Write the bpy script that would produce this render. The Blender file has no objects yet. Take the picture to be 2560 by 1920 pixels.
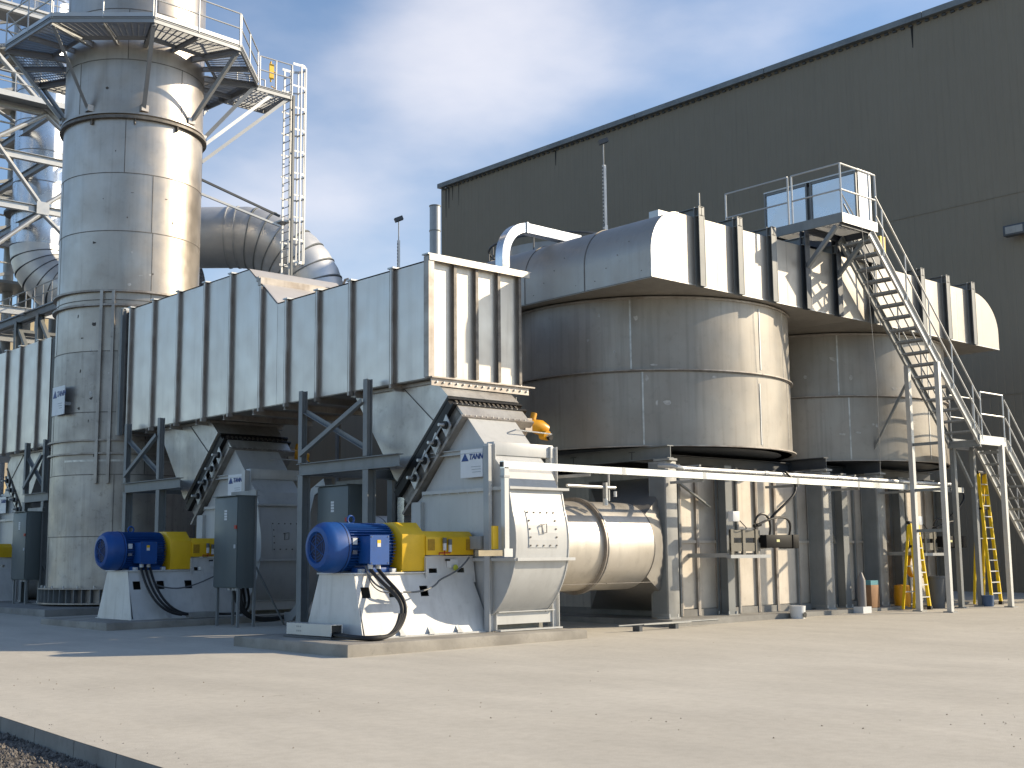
import bpy, bmesh, math, random
from math import sin, cos, pi, radians, hypot, atan2, sqrt
from mathutils import Vector, Matrix
random.seed(7)
SC = bpy.context.scene
COL = SC.collection

# ------------------------------------------------------------------ camera
F_PX, PITCH, ROLL, YAW, EYE = 3144.08, 0.136595, -0.009495, 0.833508, 1.7
fwd = Vector((cos(YAW)*cos(PITCH), sin(YAW)*cos(PITCH), sin(PITCH)))
rgt = Vector((sin(YAW), -cos(YAW), 0)); upv = rgt.cross(fwd)
r_ = cos(ROLL)*rgt + sin(ROLL)*upv; u_ = -sin(ROLL)*rgt + cos(ROLL)*upv
cam_d = bpy.data.cameras.new('camera'); cam = bpy.data.objects.new('camera', cam_d); COL.objects.link(cam)
m = Matrix((r_, u_, -fwd)).transposed().to_4x4(); m.translation = (0, 0, EYE)
cam.matrix_world = m
cam_d.sensor_width = 36; cam_d.lens = F_PX/2560*36; cam_d.clip_end = 3000; cam_d.clip_start = 0.1
SC.camera = cam

# ------------------------------------------------------------------ light
SUN_AZ, SUN_EL = radians(329), radians(26)
world = bpy.data.worlds.new("World"); SC.world = world; world.use_nodes = True
nt = world.node_tree; nt.nodes.clear()
def N(t, **k):
    n = nt.nodes.new(t)
    for a, b in k.items(): setattr(n, a, b)
    return n
sky = N('ShaderNodeTexSky', sky_type='NISHITA'); sky.sun_disc = False
sky.sun_elevation = SUN_EL; sky.sun_rotation = pi/2 - SUN_AZ
sky.air_density = 1.0; sky.dust_density = 0.6; sky.ozone_density = 1.5; sky.altitude = 100
tc = N('ShaderNodeTexCoord')
mp = N('ShaderNodeMapping'); mp.inputs['Scale'].default_value = (1.0, 1.0, 2.3); mp.inputs['Location'].default_value = (2.35, .62, .3)
nt.links.new(tc.outputs['Generated'], mp.inputs['Vector'])
n1 = N('ShaderNodeTexNoise'); n1.inputs['Scale'].default_value = 2.6; n1.inputs['Detail'].default_value = 8; n1.inputs['Roughness'].default_value = 0.5
nt.links.new(mp.outputs[0], n1.inputs['Vector'])
def blob(c, r, k, src):      # a bank of cloud centred on one direction of the sky
    d = N('ShaderNodeVectorMath', operation='DISTANCE'); d.inputs[1].default_value = c; nt.links.new(tc.outputs['Generated'], d.inputs[0])
    mr = N('ShaderNodeMapRange', interpolation_type='SMOOTHSTEP'); mr.inputs['From Min'].default_value = 0; mr.inputs['From Max'].default_value = r
    mr.inputs['To Min'].default_value = k; mr.inputs['To Max'].default_value = 0; nt.links.new(d.outputs['Value'], mr.inputs['Value'])
    a = N('ShaderNodeMath', operation='ADD'); nt.links.new(src, a.inputs[0]); nt.links.new(mr.outputs[0], a.inputs[1]); return a.outputs[0]
cf = n1.outputs['Fac']
for c_, r_2, k_ in (((.630, .670, .395), .18, .27), ((.748, .554, .366), .10, .15), ((.468, .842, .262), .13, .09), ((.585, .738, .325), .13, .11),
                    ((.535, .812, .234), .14, .10), ((.2, .2, .9), .4, .10)):
    cf = blob(c_, r_2, k_, cf)
cr = N('ShaderNodeValToRGB'); cr.color_ramp.elements[0].position = 0.49; cr.color_ramp.elements[1].position = 0.92
cr.color_ramp.interpolation = 'EASE'
nt.links.new(cf, cr.inputs[0])
mulc = N('ShaderNodeMath', operation='MULTIPLY'); mulc.inputs[1].default_value = 0.74
nt.links.new(cr.outputs['Color'], mulc.inputs[0])
mixc = N('ShaderNodeMix', data_type='RGBA')
mixc.inputs[7].default_value = (5.6, 5.45, 5.7, 1)
wb = N('ShaderNodeMix', data_type='RGBA', blend_type='MULTIPLY'); wb.inputs[0].default_value = 1; wb.inputs[7].default_value = (.86, .90, .95, 1)
nt.links.new(sky.outputs[0], wb.inputs[6])
nt.links.new(mulc.outputs[0], mixc.inputs[0]); nt.links.new(wb.outputs[2], mixc.inputs[6])
bg = N('ShaderNodeBackground'); bg.inputs[1].default_value = 0.13
nt.links.new(mixc.outputs[2], bg.inputs[0])
wo = N('ShaderNodeOutputWorld'); nt.links.new(bg.outputs[0], wo.inputs[0])
sd = bpy.data.lights.new('sun', 'SUN'); sd.energy = 4.6; sd.angle = radians(0.5); sd.color = (1.0, 0.84, 0.61)
so = bpy.data.objects.new('sun', sd); COL.objects.link(so); so.location = (30, -30, 40)
so.rotation_euler = Vector((cos(SUN_AZ)*cos(SUN_EL), sin(SUN_AZ)*cos(SUN_EL), sin(SUN_EL))).to_track_quat('Z', 'Y').to_euler()
vs = SC.view_settings; vs.view_transform = 'Standard'; vs.look = 'None'; vs.gamma = 1; vs.exposure = 0.55
vs.use_curve_mapping = False

# ------------------------------------------------------------------ materials
MATS = {}
def mat(name, col, rough=0.6, metal=0.0, var=0.12, vscale=0.6, rnd=0.0, tint=None, streak=0.0, bump=0.0, bscale=3.0,
        wave=0.0, spec=0.5, dirt=0.0, fine=0.0):
    if name in MATS: return MATS[name]
    m = bpy.data.materials.new(name); m.use_nodes = True; t = m.node_tree; L = t.links.new
    b = t.nodes['Principled BSDF']; b.inputs['Roughness'].default_value = rough; b.inputs['Metallic'].default_value = metal
    b.inputs['Specular IOR Level'].default_value = spec
    g = t.nodes.new('ShaderNodeNewGeometry')
    def noise(s, d=4, vec=None, r=0.55):
        n = t.nodes.new('ShaderNodeTexNoise'); n.inputs['Scale'].default_value = s; n.inputs['Detail'].default_value = d
        n.inputs['Roughness'].default_value = r
        L(vec if vec else g.outputs['Position'], n.inputs['Vector']); return n.outputs['Fac']
    def mth(op, a, c, clamp=False):
        n = t.nodes.new('ShaderNodeMath'); n.operation = op; n.use_clamp = clamp
        for i, v in enumerate((a, c)):
            if hasattr(v, 'links'): L(v, n.inputs[i])
            else: n.inputs[i].default_value = v
        return n.outputs[0]
    def mix(f, a, c):
        n = t.nodes.new('ShaderNodeMix'); n.data_type = 'RGBA'
        L(f, n.inputs[0]) if hasattr(f, 'links') else setattr(n.inputs[0], 'default_value', f)
        for i, v in ((6, a), (7, c)):
            if hasattr(v, 'links'): L(v, n.inputs[i])
            else: n.inputs[i].default_value = (*v, 1)
        return n.outputs[2]
    tint = tint or tuple(c*0.6 for c in col)
    f = mth('MULTIPLY', mth('SUBTRACT', noise(vscale, 5), 0.36), 3.4, True)
    c = mix(mth('MULTIPLY', f, min(1, var*3)), col, tint)
    if streak:
        mp = t.nodes.new('ShaderNodeMapping'); mp.inputs['Scale'].default_value = (5, 5, 0.28); L(g.outputs['Position'], mp.inputs['Vector'])
        s = mth('MULTIPLY', mth('SUBTRACT', noise(1.3, 4, mp.outputs[0]), 0.50), 4.0, True)
        c = mix(mth('MULTIPLY', s, streak), c, tuple(x*0.42 for x in tint))
    if dirt:
        s = mth('MULTIPLY', mth('SUBTRACT', noise(4.5, 6, r=0.7), 0.56), 6.0, True)
        c = mix(mth('MULTIPLY', s, dirt), c, tuple(x*0.35 for x in tint))
    if fine:
        s = mth('SUBTRACT', noise(60, 3, r=0.8), 0.5)
        c = mix(mth('MULTIPLY', mth('ABSOLUTE', s, 0), fine*4, True), c, tuple(x*0.5 for x in tint))
    if rnd:
        oi = t.nodes.new('ShaderNodeObjectInfo')
        hs = t.nodes.new('ShaderNodeHueSaturation'); L(c, hs.inputs['Color'])
        L(mth('ADD', mth('MULTIPLY', oi.outputs['Random'], rnd*2), 1-rnd), hs.inputs['Value']); c = hs.outputs[0]
    L(c, b.inputs['Base Color'])
    L(mth('ADD', mth('MULTIPLY', mth('SUBTRACT', noise(1.7, 5), 0.5), 0.35 if metal > .3 else 0.2), rough, True), b.inputs['Roughness'])
    if bump or wave:
        bn = t.nodes.new('ShaderNodeBump'); bn.inputs['Distance'].default_value = 0.02 if not wave else 0.05
        bn.inputs['Strength'].default_value = bump if bump else wave
        L(noise(bscale, 5 if bump else 1), bn.inputs['Height']); L(bn.outputs[0], b.inputs['Normal'])
    MATS[name] = m; return m

STACK = mat('stainless_stack', (.50, .465, .425), .38, .78, .3, .55, rnd=.13, tint=(.37, .33, .29), streak=.2, dirt=.15, wave=.05, bscale=1.3)
STACKL = mat('stainless_scuffed', (.45, .43, .405), .43, .7, .3, .8, rnd=.06, tint=(.29, .27, .25), streak=.35, dirt=.5, wave=.05, bscale=1.3)
DUCT = mat('stainless_panel', (.595, .555, .515), .36, .72, .12, .5, rnd=.035, tint=(.50, .465, .43), streak=.14, dirt=.06, wave=.13, bscale=.9)
DUCTE = mat('stainless_end_panel', (.56, .53, .48), .42, .65, .15, .5, rnd=.05, tint=(.46, .41, .35), streak=.35, wave=.08, bscale=1.6)
STIFF = mat('stainless_stiffener', (.40, .375, .35), .5, .6, .4, 2.0, rnd=.05, tint=(.27, .235, .205), streak=.35, dirt=.3)
TANK = mat('tank_steel', (.345, .325, .295), .46, .5, .35, .45, rnd=.08, tint=(.26, .243, .218), streak=.3, dirt=.2, wave=.04, bscale=1.0)
BOXS = mat('plenum_steel', (.36, .345, .32), .45, .60, .2, .5, rnd=.05, tint=(.34, .31, .28), streak=.15, dirt=.15, wave=.06, bscale=1.2)
BASEP = mat('base_panel_steel', (.56, .52, .46), .55, .35, .3, .8, rnd=.08, tint=(.42, .38, .33), streak=.3, dirt=.3)
WELD = mat('weld_seam_steel', (.20, .185, .17), .6, .5, .3, 6, dirt=.3)
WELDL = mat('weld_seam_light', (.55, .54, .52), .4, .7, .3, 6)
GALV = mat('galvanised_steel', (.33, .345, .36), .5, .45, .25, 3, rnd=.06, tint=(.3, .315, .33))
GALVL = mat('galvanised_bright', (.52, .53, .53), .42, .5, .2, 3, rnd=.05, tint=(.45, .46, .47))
GREYP = mat('grey_painted_steel', (.205, .22, .225), .5, 0, .2, 2, tint=(.15, .16, .165), streak=.15, dirt=.15)
GREYL = mat('light_grey_column_paint', (.33, .335, .325), .5, 0, .2, 2, tint=(.18, .18, .175), streak=.2, dirt=.15)
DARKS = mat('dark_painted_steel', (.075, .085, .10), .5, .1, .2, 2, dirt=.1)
FANG = mat('fan_grey_paint', (.50, .51, .51), .38, 0, .12, 1.5, tint=(.40, .40, .395), streak=.16, dirt=.12)
PEDW = mat('pedestal_white_paint', (.60, .605, .60), .35, 0, .15, 1.5, tint=(.42, .42, .41), streak=.25, dirt=.15)
BLUE = mat('motor_blue_paint', (.003, .068, .29), .48, 0, .15, 3, tint=(.012, .06, .21), dirt=.3, streak=.1)
BLUED = mat('motor_cowl_dark', (.006, .012, .05), .6, 0, .1)
YELL = mat('guard_yellow_paint', (.80, .50, .012), .42, 0, .12, 3, tint=(.62, .37, .01), dirt=.2, streak=.08)
YELLM = mat('guard_mesh_yellow', (.42, .24, .01), .6, 0, .2, 20)
YORA = mat('actuator_yellow', (.70, .33, .01), .4, 0, .15, 5)
CABG = mat('cabinet_grey_green', (.105, .125, .128), .45, 0, .1, 2, tint=(.08, .105, .11), streak=.1)
BLACK = mat('black_rubber', (.010, .010, .011), .5, 0, .1, 5)
BLKM = mat('black_housing', (.005, .005, .006), .6, 0, .1, 5, spec=.2)
CABLG = mat('grey_cable', (.12, .13, .14), .5, 0, .1, 5)
WHITE = mat('white_sign', (.72, .74, .77), .4, 0, .05, 5)
NAVY = mat('navy_print', (.01, .05, .22), .5, 0, 0)
GREYT = mat('grey_print', (.30, .34, .38), .5, 0, 0)
LABW = mat('label_white', (.62, .64, .66), .5, 0, .05)
RED = mat('red_paint', (.40, .03, .015), .5, 0, .1)
DUCTO = mat('aluminium_cladding', (.62, .64, .67), .27, .9, .15, 1, rnd=.05, tint=(.48, .5, .54), wave=.03, bscale=2)
ELBOW = mat('elbow_cladding', (.70, .70, .69), .40, .5, .25, .8, rnd=.05, tint=(.46, .475, .49))
CHROME = mat('cable_tray_metal', (.72, .73, .74), .25, .8, .1, 3)
HOPP = mat('hopper_steel', (.58, .57, .545), .42, .55, .4, 1.2, tint=(.42, .40, .375), streak=.25, dirt=.4)
FABR = mat('flexible_joint_fabric', (.10, .085, .07), .8, 0, .3, 4)
CONC = None
WALLM = mat('olive_wall_cladding', (.215, .188, .142), .62, .0, .12, .25, tint=(.185, .162, .122), streak=.12)
GUTT = mat('gutter_metal', (.20, .215, .22), .5, .3, .2, .8, tint=(.09, .10, .11))
PADC = mat('pad_concrete', (.33, .31, .275), .85, 0, .5, 1.3, tint=(.22, .205, .18), dirt=.35, fine=.3, bump=.25, bscale=14)
WOOD = mat('cardboard', (.30, .17, .09), .8, 0, .2, 3)
TEAL = mat('teal_plastic', (.10, .30, .36), .4, 0, .1)
GLASSY = mat('enclosure_steel', (.60, .61, .62), .28, .8, .1, 1, tint=(.55, .57, .6))
FIBY = mat('ladder_yellow_fibreglass', (.88, .62, .01), .4, 0, .12, 4, tint=(.6, .36, .01))
SLABC = mat('foundation_concrete', (.26, .255, .24), .85, 0, .5, 1.3, tint=(.18, .175, .165), dirt=.3, bump=.25, bscale=12)

# ------------------------------------------------------------------ mesh builder
XF = [None]
class MB:
    def __init__(s): s.v = []; s.f = []
    def add(s, vs, fs):
        o = len(s.v); s.v += [Vector(v) for v in vs]; s.f += [tuple(i+o for i in f) for f in fs]; return s
    def box(s, x0, x1, y0, y1, z0, z1):
        return s.add([(x, y, z) for z in (z0, z1) for y in (y0, y1) for x in (x0, x1)],
                     [(0, 2, 3, 1), (4, 5, 7, 6), (0, 1, 5, 4), (2, 6, 7, 3), (0, 4, 6, 2), (1, 3, 7, 5)])
    def frame(s, p, q, up=(0, 0, 1)):
        p, q = Vector(p), Vector(q); d = (q-p).normalized(); up = Vector(up)
        if abs(d.dot(up)) > .98: up = Vector((0, 1, 0)) if abs(d.y) < .9 else Vector((1, 0, 0))
        x = d.cross(up).normalized(); return p, q, x, x.cross(d).normalized()
    def sweep(s, p, q, prof, up=(0, 0, 1)):
        p, q, x, y = s.frame(p, q, up); n = len(prof)
        vs = [e + x*a + y*b for e in (p, q) for a, b in prof]
        return s.add(vs, [tuple(range(n))[::-1], tuple(range(n, 2*n))] + [(i, (i+1) % n, n+(i+1) % n, n+i) for i in range(n)])
    def bar(s, p, q, w, h=None, up=(0, 0, 1)):
        h = h or w; return s.sweep(p, q, [(-w/2, -h/2), (w/2, -h/2), (w/2, h/2), (-w/2, h/2)], up)
    def ibeam(s, p, q, w, h, t=.018, up=(0, 0, 1)):
        a, b, c = w/2, h/2, t/2
        return s.sweep(p, q, [(-a, -b), (a, -b), (a, -b+t), (c, -b+t), (c, b-t), (a, b-t), (a, b), (-a, b), (-a, b-t), (-c, b-t), (-c, -b+t), (-a, -b+t)], up)
    def chan(s, p, q, w, h, t=.015, up=(0, 0, 1)):
        a, b = w/2, h/2
        return s.sweep(p, q, [(-a, -b), (a, -b), (a, -b+t), (-a+t, -b+t), (-a+t, b-t), (a, b-t), (a, b), (-a, b)], up)
    def angle(s, p, q, w, t=.01, up=(0, 0, 1)):
        a = w/2; return s.sweep(p, q, [(-a, -a), (a, -a), (a, -a+t), (-a+t, -a+t), (-a+t, a), (-a, a)], up)
    def cyl(s, p, q, r, n=16, r2=None, caps=True, up=(0, 0, 1)):
        r2 = r if r2 is None else r2; p, q, x, y = s.frame(p, q, up)
        vs = [e + (x*cos(2*pi*i/n) + y*sin(2*pi*i/n))*R for e, R in ((p, r), (q, r2)) for i in range(n)]
        fs = [(i, (i+1) % n, n+(i+1) % n, n+i) for i in range(n)]
        if caps: fs += [tuple(range(n))[::-1], tuple(range(n, 2*n))]
        return s.add(vs, fs)
    def tube(s, pts, r, n=8, caps=True):
        pts = [Vector(p) for p in pts]; k = len(pts); vs = []; d0 = (pts[1]-pts[0]).normalized()
        x = d0.orthogonal().normalized()
        for i, p in enumerate(pts):
            d = (pts[min(i+1, k-1)] - pts[max(i-1, 0)]).normalized()
            x = (x - d*x.dot(d)).normalized(); y = d.cross(x)
            R = r[i] if isinstance(r, (list, tuple)) else r
            vs += [p + (x*cos(2*pi*j/n) + y*sin(2*pi*j/n))*R for j in range(n)]
        fs = [(i*n+j, i*n+(j+1) % n, (i+1)*n+(j+1) % n, (i+1)*n+j) for i in range(k-1) for j in range(n)]
        if caps: fs += [tuple(range(n))[::-1], tuple(range((k-1)*n, k*n))]
        return s.add(vs, fs)
    def prism(s, poly, ax, a0, a1):      # poly in the plane normal to axis ax
        def P(u, v, a): return {'x': (a, u, v), 'y': (u, a, v), 'z': (u, v, a)}[ax]
        n = len(poly); vs = [P(u, v, a) for a in (a0, a1) for u, v in poly]
        return s.add(vs, [tuple(range(n))[::-1], tuple(range(n, 2*n))] + [(i, (i+1) % n, n+(i+1) % n, n+i) for i in range(n)])
    def lathe(s, prof, c, n=64, a0=0, a1=2*pi):   # vertical axis; prof closed loop of (r,z)
        full = abs(a1-a0-2*pi) < 1e-6; k = len(prof); m = n if full else n+1; vs = []
        for i in range(m):
            a = a0 + (a1-a0)*i/n
            vs += [(c[0]+r*cos(a), c[1]+r*sin(a), z) for r, z in prof]
        fs = [(i*k+j, ((i+1) % m)*k+j, ((i+1) % m)*k+(j+1) % k, i*k+(j+1) % k) for i in range(n) for j in range(k)]
        if not full: fs += [tuple(range(k)), tuple(range((m-1)*k, m*k))[::-1]]
        return s.add(vs, fs)
    def ring(s, c, r0, r1, z0, z1, n=64, a0=0, a1=2*pi):
        return s.lathe([(r0, z0), (r1, z0), (r1, z1), (r0, z1)], c, n, a0, a1)
    def xring(s, c, r0, r1, x0, x1, n=40):        # axis along x
        vs = []; 
        for i in range(n):
            a = 2*pi*i/n
            vs += [(x, c[0]+r*cos(a), c[1]+r*sin(a)) for r, x in ((r0, x0), (r1, x0), (r1, x1), (r0, x1))]
        return s.add(vs, [(i*4+j, ((i+1) % n)*4+j, ((i+1) % n)*4+(j+1) % 4, i*4+(j+1) % 4) for i in range(n) for j in range(4)])
    def hexa(s, a, b):                   # two quads -> solid
        return s.add(list(a)+list(b), [(3, 2, 1, 0), (4, 5, 6, 7)] + [(i, (i+1) % 4, 4+(i+1) % 4, 4+i) for i in range(4)])
    def build(s, name, m, parent=None, smooth=False, bevel=0.0):
        me = bpy.data.meshes.new(name); vs = s.v
        if XF[0]:
            ox, oy, oz, sy = XF[0]; vs = [Vector((v.x+ox, 20.2+sy*(v.y-20.2)+oy, v.z+oz)) for v in vs]
        off = Vector(parent['base']) if parent is not None and 'base' in parent else Vector((0, 0, 0))
        me.from_pydata([v-off for v in vs], [], s.f)
        bm = bmesh.new(); bm.from_mesh(me); bmesh.ops.recalc_face_normals(bm, faces=bm.faces)
        if bevel:
            es = [e for e in bm.edges if len(e.link_faces) == 2 and e.calc_face_angle(0) > .6]
            bmesh.ops.bevel(bm, geom=es, offset=bevel, segments=2, profile=.5, affect='EDGES', clamp_overlap=True)
        bm.to_mesh(me); bm.free()
        me.materials.append(m)
        if smooth or bevel:
            me.shade_smooth(); me.set_sharp_from_angle(angle=radians(38))
        o = bpy.data.objects.new(name, me); COL.objects.link(o)
        if parent is not None: o.parent = parent; o['base'] = tuple(off)
        else: o['base'] = (0, 0, 0)
        return o

def tx(p):
    if XF[0]:
        ox, oy, oz, sy = XF[0]; return (p[0]+ox, 20.2+sy*(p[1]-20.2)+oy, p[2]+oz)
    return tuple(p)
def thing(name, label, cat, loc, group=None):
    o = bpy.data.objects.new(name, None); COL.objects.link(o); loc = tx(loc); o.location = loc; o['base'] = loc
    o.empty_display_size = .3
    o['label'] = label; o['category'] = cat
    if group: o['group'] = group
    return o
def tag(o, label=None, cat=None, group=None, kind=None):
    for k, v in (('label', label), ('category', cat), ('group', group), ('kind', kind)):
        if v: o[k] = v
    return o
def text(body, size, loc, m, parent, face='-x', bold=0.0, name='lettering', shear=0):
    cu = bpy.data.curves.new(name, 'FONT'); cu.body = body; cu.size = size; cu.extrude = .004; cu.offset = bold; cu.shear = shear
    cu.materials.append(m); cu.resolution_u = 3
    tmp = bpy.data.objects.new(name, cu); COL.objects.link(tmp)
    dg = bpy.context.evaluated_depsgraph_get(); dg.update()
    me = bpy.data.meshes.new_from_object(tmp.evaluated_get(dg)); me.name = name
    bpy.data.objects.remove(tmp); me.materials.clear(); me.materials.append(m)
    o = bpy.data.objects.new(name, me); COL.objects.link(o)
    M = Matrix(((0, 0, -1), (-1, 0, 0), (0, 1, 0))).to_4x4() if face == '-x' else Matrix(((1, 0, 0), (0, 0, -1), (0, 1, 0))).to_4x4()
    off = Vector(parent['base']); M.translation = Vector(loc) - off
    o.parent = parent; o.matrix_local = M; return o
def bez(p0, p1, p2, p3, n=14):
    P = [Vector(p) for p in (p0, p1, p2, p3)]
    return [P[0]*(1-t)**3 + P[1]*3*t*(1-t)**2 + P[2]*3*t*t*(1-t) + P[3]*t**3 for t in [i/n for i in range(n+1)]]
def gz(x, y):      # the slab falls gently towards the camera
    w = .672*x + .740*y
    return .011*min(max(w-22, 0), 40)

# ------------------------------------------------------------------ ground
def concrete():
    m = bpy.data.materials.new('yard_concrete'); m.use_nodes = True; t = m.node_tree; L = t.links.new; b = t.nodes['Principled BSDF']
    g = t.nodes.new('ShaderNodeNewGeometry')
    def noise(s, d, sc=(1, 1, 1), r=.55):
        mp = t.nodes.new('ShaderNodeMapping'); mp.inputs['Scale'].default_value = sc; mp.inputs['Rotation'].default_value = (0, 0, .25)
        L(g.outputs['Position'], mp.inputs['Vector'])
        n = t.nodes.new('ShaderNodeTexNoise'); n.inputs['Scale'].default_value = s; n.inputs['Detail'].default_value = d; n.inputs['Roughness'].default_value = r
        L(mp.outputs[0], n.inputs['Vector']); return n.outputs['Fac']
    def ramp(f, a, c, p0, p1):
        r = t.nodes.new('ShaderNodeValToRGB'); e = r.color_ramp.elements; e[0].position = p0; e[1].position = p1
        e[0].color = (*a, 1); e[1].color = (*c, 1); L(f, r.inputs[0]); return r.outputs[0]
    def mixm(mode, f, a, c):
        n = t.nodes.new('ShaderNodeMix'); n.data_type = 'RGBA'; n.blend_type = mode
        L(f, n.inputs[0]) if hasattr(f, 'links') else setattr(n.inputs[0], 'default_value', f)
        L(a, n.inputs[6]); L(c, n.inputs[7]); return n.outputs[2]
    c = ramp(noise(.35, 6), (.50, .468, .405), (.555, .522, .455), .35, .65)
    c = mixm('MULTIPLY', .45, c, ramp(noise(1.1, 8, (1, .28, 1), .65), (.72, .72, .72), (1.05, 1.05, 1.04), .3, .7))
    c = mixm('MULTIPLY', .45, c, ramp(noise(7, 6, (1, 1, 1), .7), (.86, .85, .83), (1.04, 1.04, 1.04), .38, .58))
    c = mixm('MULTIPLY', .8, c, ramp(noise(2.6, 9, (.45, 1.5, 1), .75), (.55, .50, .43), (1, 1, 1), .29, .36))
    c = mixm('MULTIPLY', .5, c, ramp(noise(90, 3), (.75, .75, .75), (1.1, 1.1, 1.1), .35, .65))
    c = mixm('MULTIPLY', .6, c, ramp(noise(.9, 10, (.5, 1.4, 1), .8), (.62, .52, .40), (1, 1, 1), .24, .33))
    L(c, b.inputs['Base Color']); b.inputs['Roughness'].default_value = .8; b.inputs['Specular IOR Level'].default_value = .35
    bn = t.nodes.new('ShaderNodeBump'); bn.inputs['Strength'].default_value = .25; bn.inputs['Distance'].default_value = .01
    L(noise(25, 6, r=.7), bn.inputs['Height']); L(bn.outputs[0], b.inputs['Normal']); return m
CONC = concrete()
def slab_sheet():
    mb = MB()
    # edge curve of the slab near the gravel
    e = [(5.62, 60), (5.45, 24), (5.40, 14.41), (5.2, 12), (5.05, 9.84), (4.6, 4), (4.2, -20)]
    xs = [0, 1.5, 4, 8, 12, 16, 20, 24, 28, 32, 36, 42, 60, 120, 400]
    ys = []
    for (xa, ya), (xb, yb) in zip(e, e[1:]):
        k = max(2, int(abs(ya-yb)/2))
        ys += [(xa+(xb-xa)*i/k, ya+(yb-ya)*i/k) for i in range(k)]
    ys.append(e[-1]); vs = []
    ys = [(5.7, 400)] + ys + [(3.5, -300)]
    for (x, y) in ys:
        for d in xs: vs.append((x+d, y, gz(x+d, y) if y < 100 else .44))
    n = len(xs)
    mb.add(vs, [(i*n+j, i*n+j+1, (i+1)*n+j+1, (i+1)*n+j) for i in range(len(ys)-1) for j in range(n-1)])
    o = mb.build('concrete_yard', CONC, smooth=True); tag(o, kind='structure')
    k = MB()          # kerb face of the slab, in poured lengths
    step = 0; objs = []
    for i in range(1, len(ys)-2):
        (xa, ya), (xb, yb) = ys[i], ys[i+1]
        if ya > 32 or yb < -4: k.hexa([(xa-.002, ya, -.3), (xa-.002, ya, .003), (xa+.3, ya, -.01), (xa+.3, ya, -.3)], [(xb-.002, yb, -.3), (xb-.002, yb, .003), (xb+.3, yb, -.01), (xb+.3, yb, -.3)]); continue
        j = MB(); g = .006
        j.hexa([(xa-.012, ya-g, -.3), (xa-.004, ya-g, -.004), (xa+.3, ya-g, -.012), (xa+.3, ya-g, -.3)], [(xb-.012, yb+g, -.3), (xb-.004, yb+g, -.004), (xb+.3, yb+g, -.012), (xb+.3, yb+g, -.3)])
        j.build('slab_edge', SLABC, o)
    k.build('slab_edge_run', SLABC, o)
slab_sheet()
GRAV = mat('gravel_bed', (.13, .115, .10), .95, 0, .4, 6, tint=(.07, .062, .055), dirt=.5, fine=.5, bump=1.0, bscale=30)
tag(MB().add([(-300, -300, -.17), (6.2, -300, -.17), (6.2, 400, -.17), (-300, 400, -.17)], [(0, 1, 2, 3)]).build('gravel_ground', GRAV), kind='structure')
STONE = mat('gravel_stone', (.20, .18, .16), .9, 0, .9, 9, rnd=0, tint=(.06, .055, .05), fine=.3)
def stones():
    mb = MB(); rr = random.Random(3)
    for _ in range(15000):
        y = 7.5 + 11*rr.random(); x = 5.38 - 2.6*rr.random()**1.0
        if x > 5.40-.05*(14.4-y)*.8 - .02: continue
        r = rr.uniform(.012, .034); a = rr.random()*6.28
        vs = []
        for (dx, dy, dz) in ((1, 0, 0), (0, 1, 0), (-1, 0, 0), (0, -1, 0), (0, 0, 1)):
            q = r*rr.uniform(.7, 1.3); vs.append((x+(dx*cos(a)-dy*sin(a))*q, y+(dx*sin(a)+dy*cos(a))*q, -.165+dz*q*.9))
        mb.add(vs, [(0, 1, 4), (1, 2, 4), (2, 3, 4), (3, 0, 4)])
    for _ in range(45):
        y = rr.uniform(8, 17); x = 5.45+(y-14.4)*.06+rr.random()**2*.35; r = rr.uniform(.004, .009)
        mb.add([(x+r, y, .002), (x, y+r, .002), (x-r, y, .002), (x, y-r, .002), (x, y, r)], [(0, 1, 4), (1, 2, 4), (2, 3, 4), (3, 0, 4)])
    o = mb.build('gravel', STONE); tag(o, 'brown grey gravel below the edge of the concrete yard', 'gravel', kind='stuff')
stones()
# scattered crumbs of dirt on the slab
def crumbs():
    mb = MB(); rr = random.Random(5)
    for _ in range(130):
        if rr.random() < .6: y = rr.uniform(5, 19); x = 6.9+(19-y)*.33+rr.gauss(0, .45)
        else: x = rr.uniform(6, 20); y = rr.uniform(4, 17)
        if rr.random() < .3: x = 13.2+rr.gauss(0, .5); y = 6.2+rr.gauss(0, .55)
        z = gz(x, y); r = rr.uniform(.004, .013)
        mb.add([(x+r, y, z), (x, y+r, z), (x-r, y, z), (x, y-r, z), (x, y, z+r)], [(0, 1, 4), (1, 2, 4), (2, 3, 4), (3, 0, 4)])
    tag(mb.build('debris', mat('brown_dirt', (.24, .18, .11), .9, 0, .3, 9)), 'small dark crumbs of debris scattered over the concrete yard', 'debris', kind='stuff')
crumbs()

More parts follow.
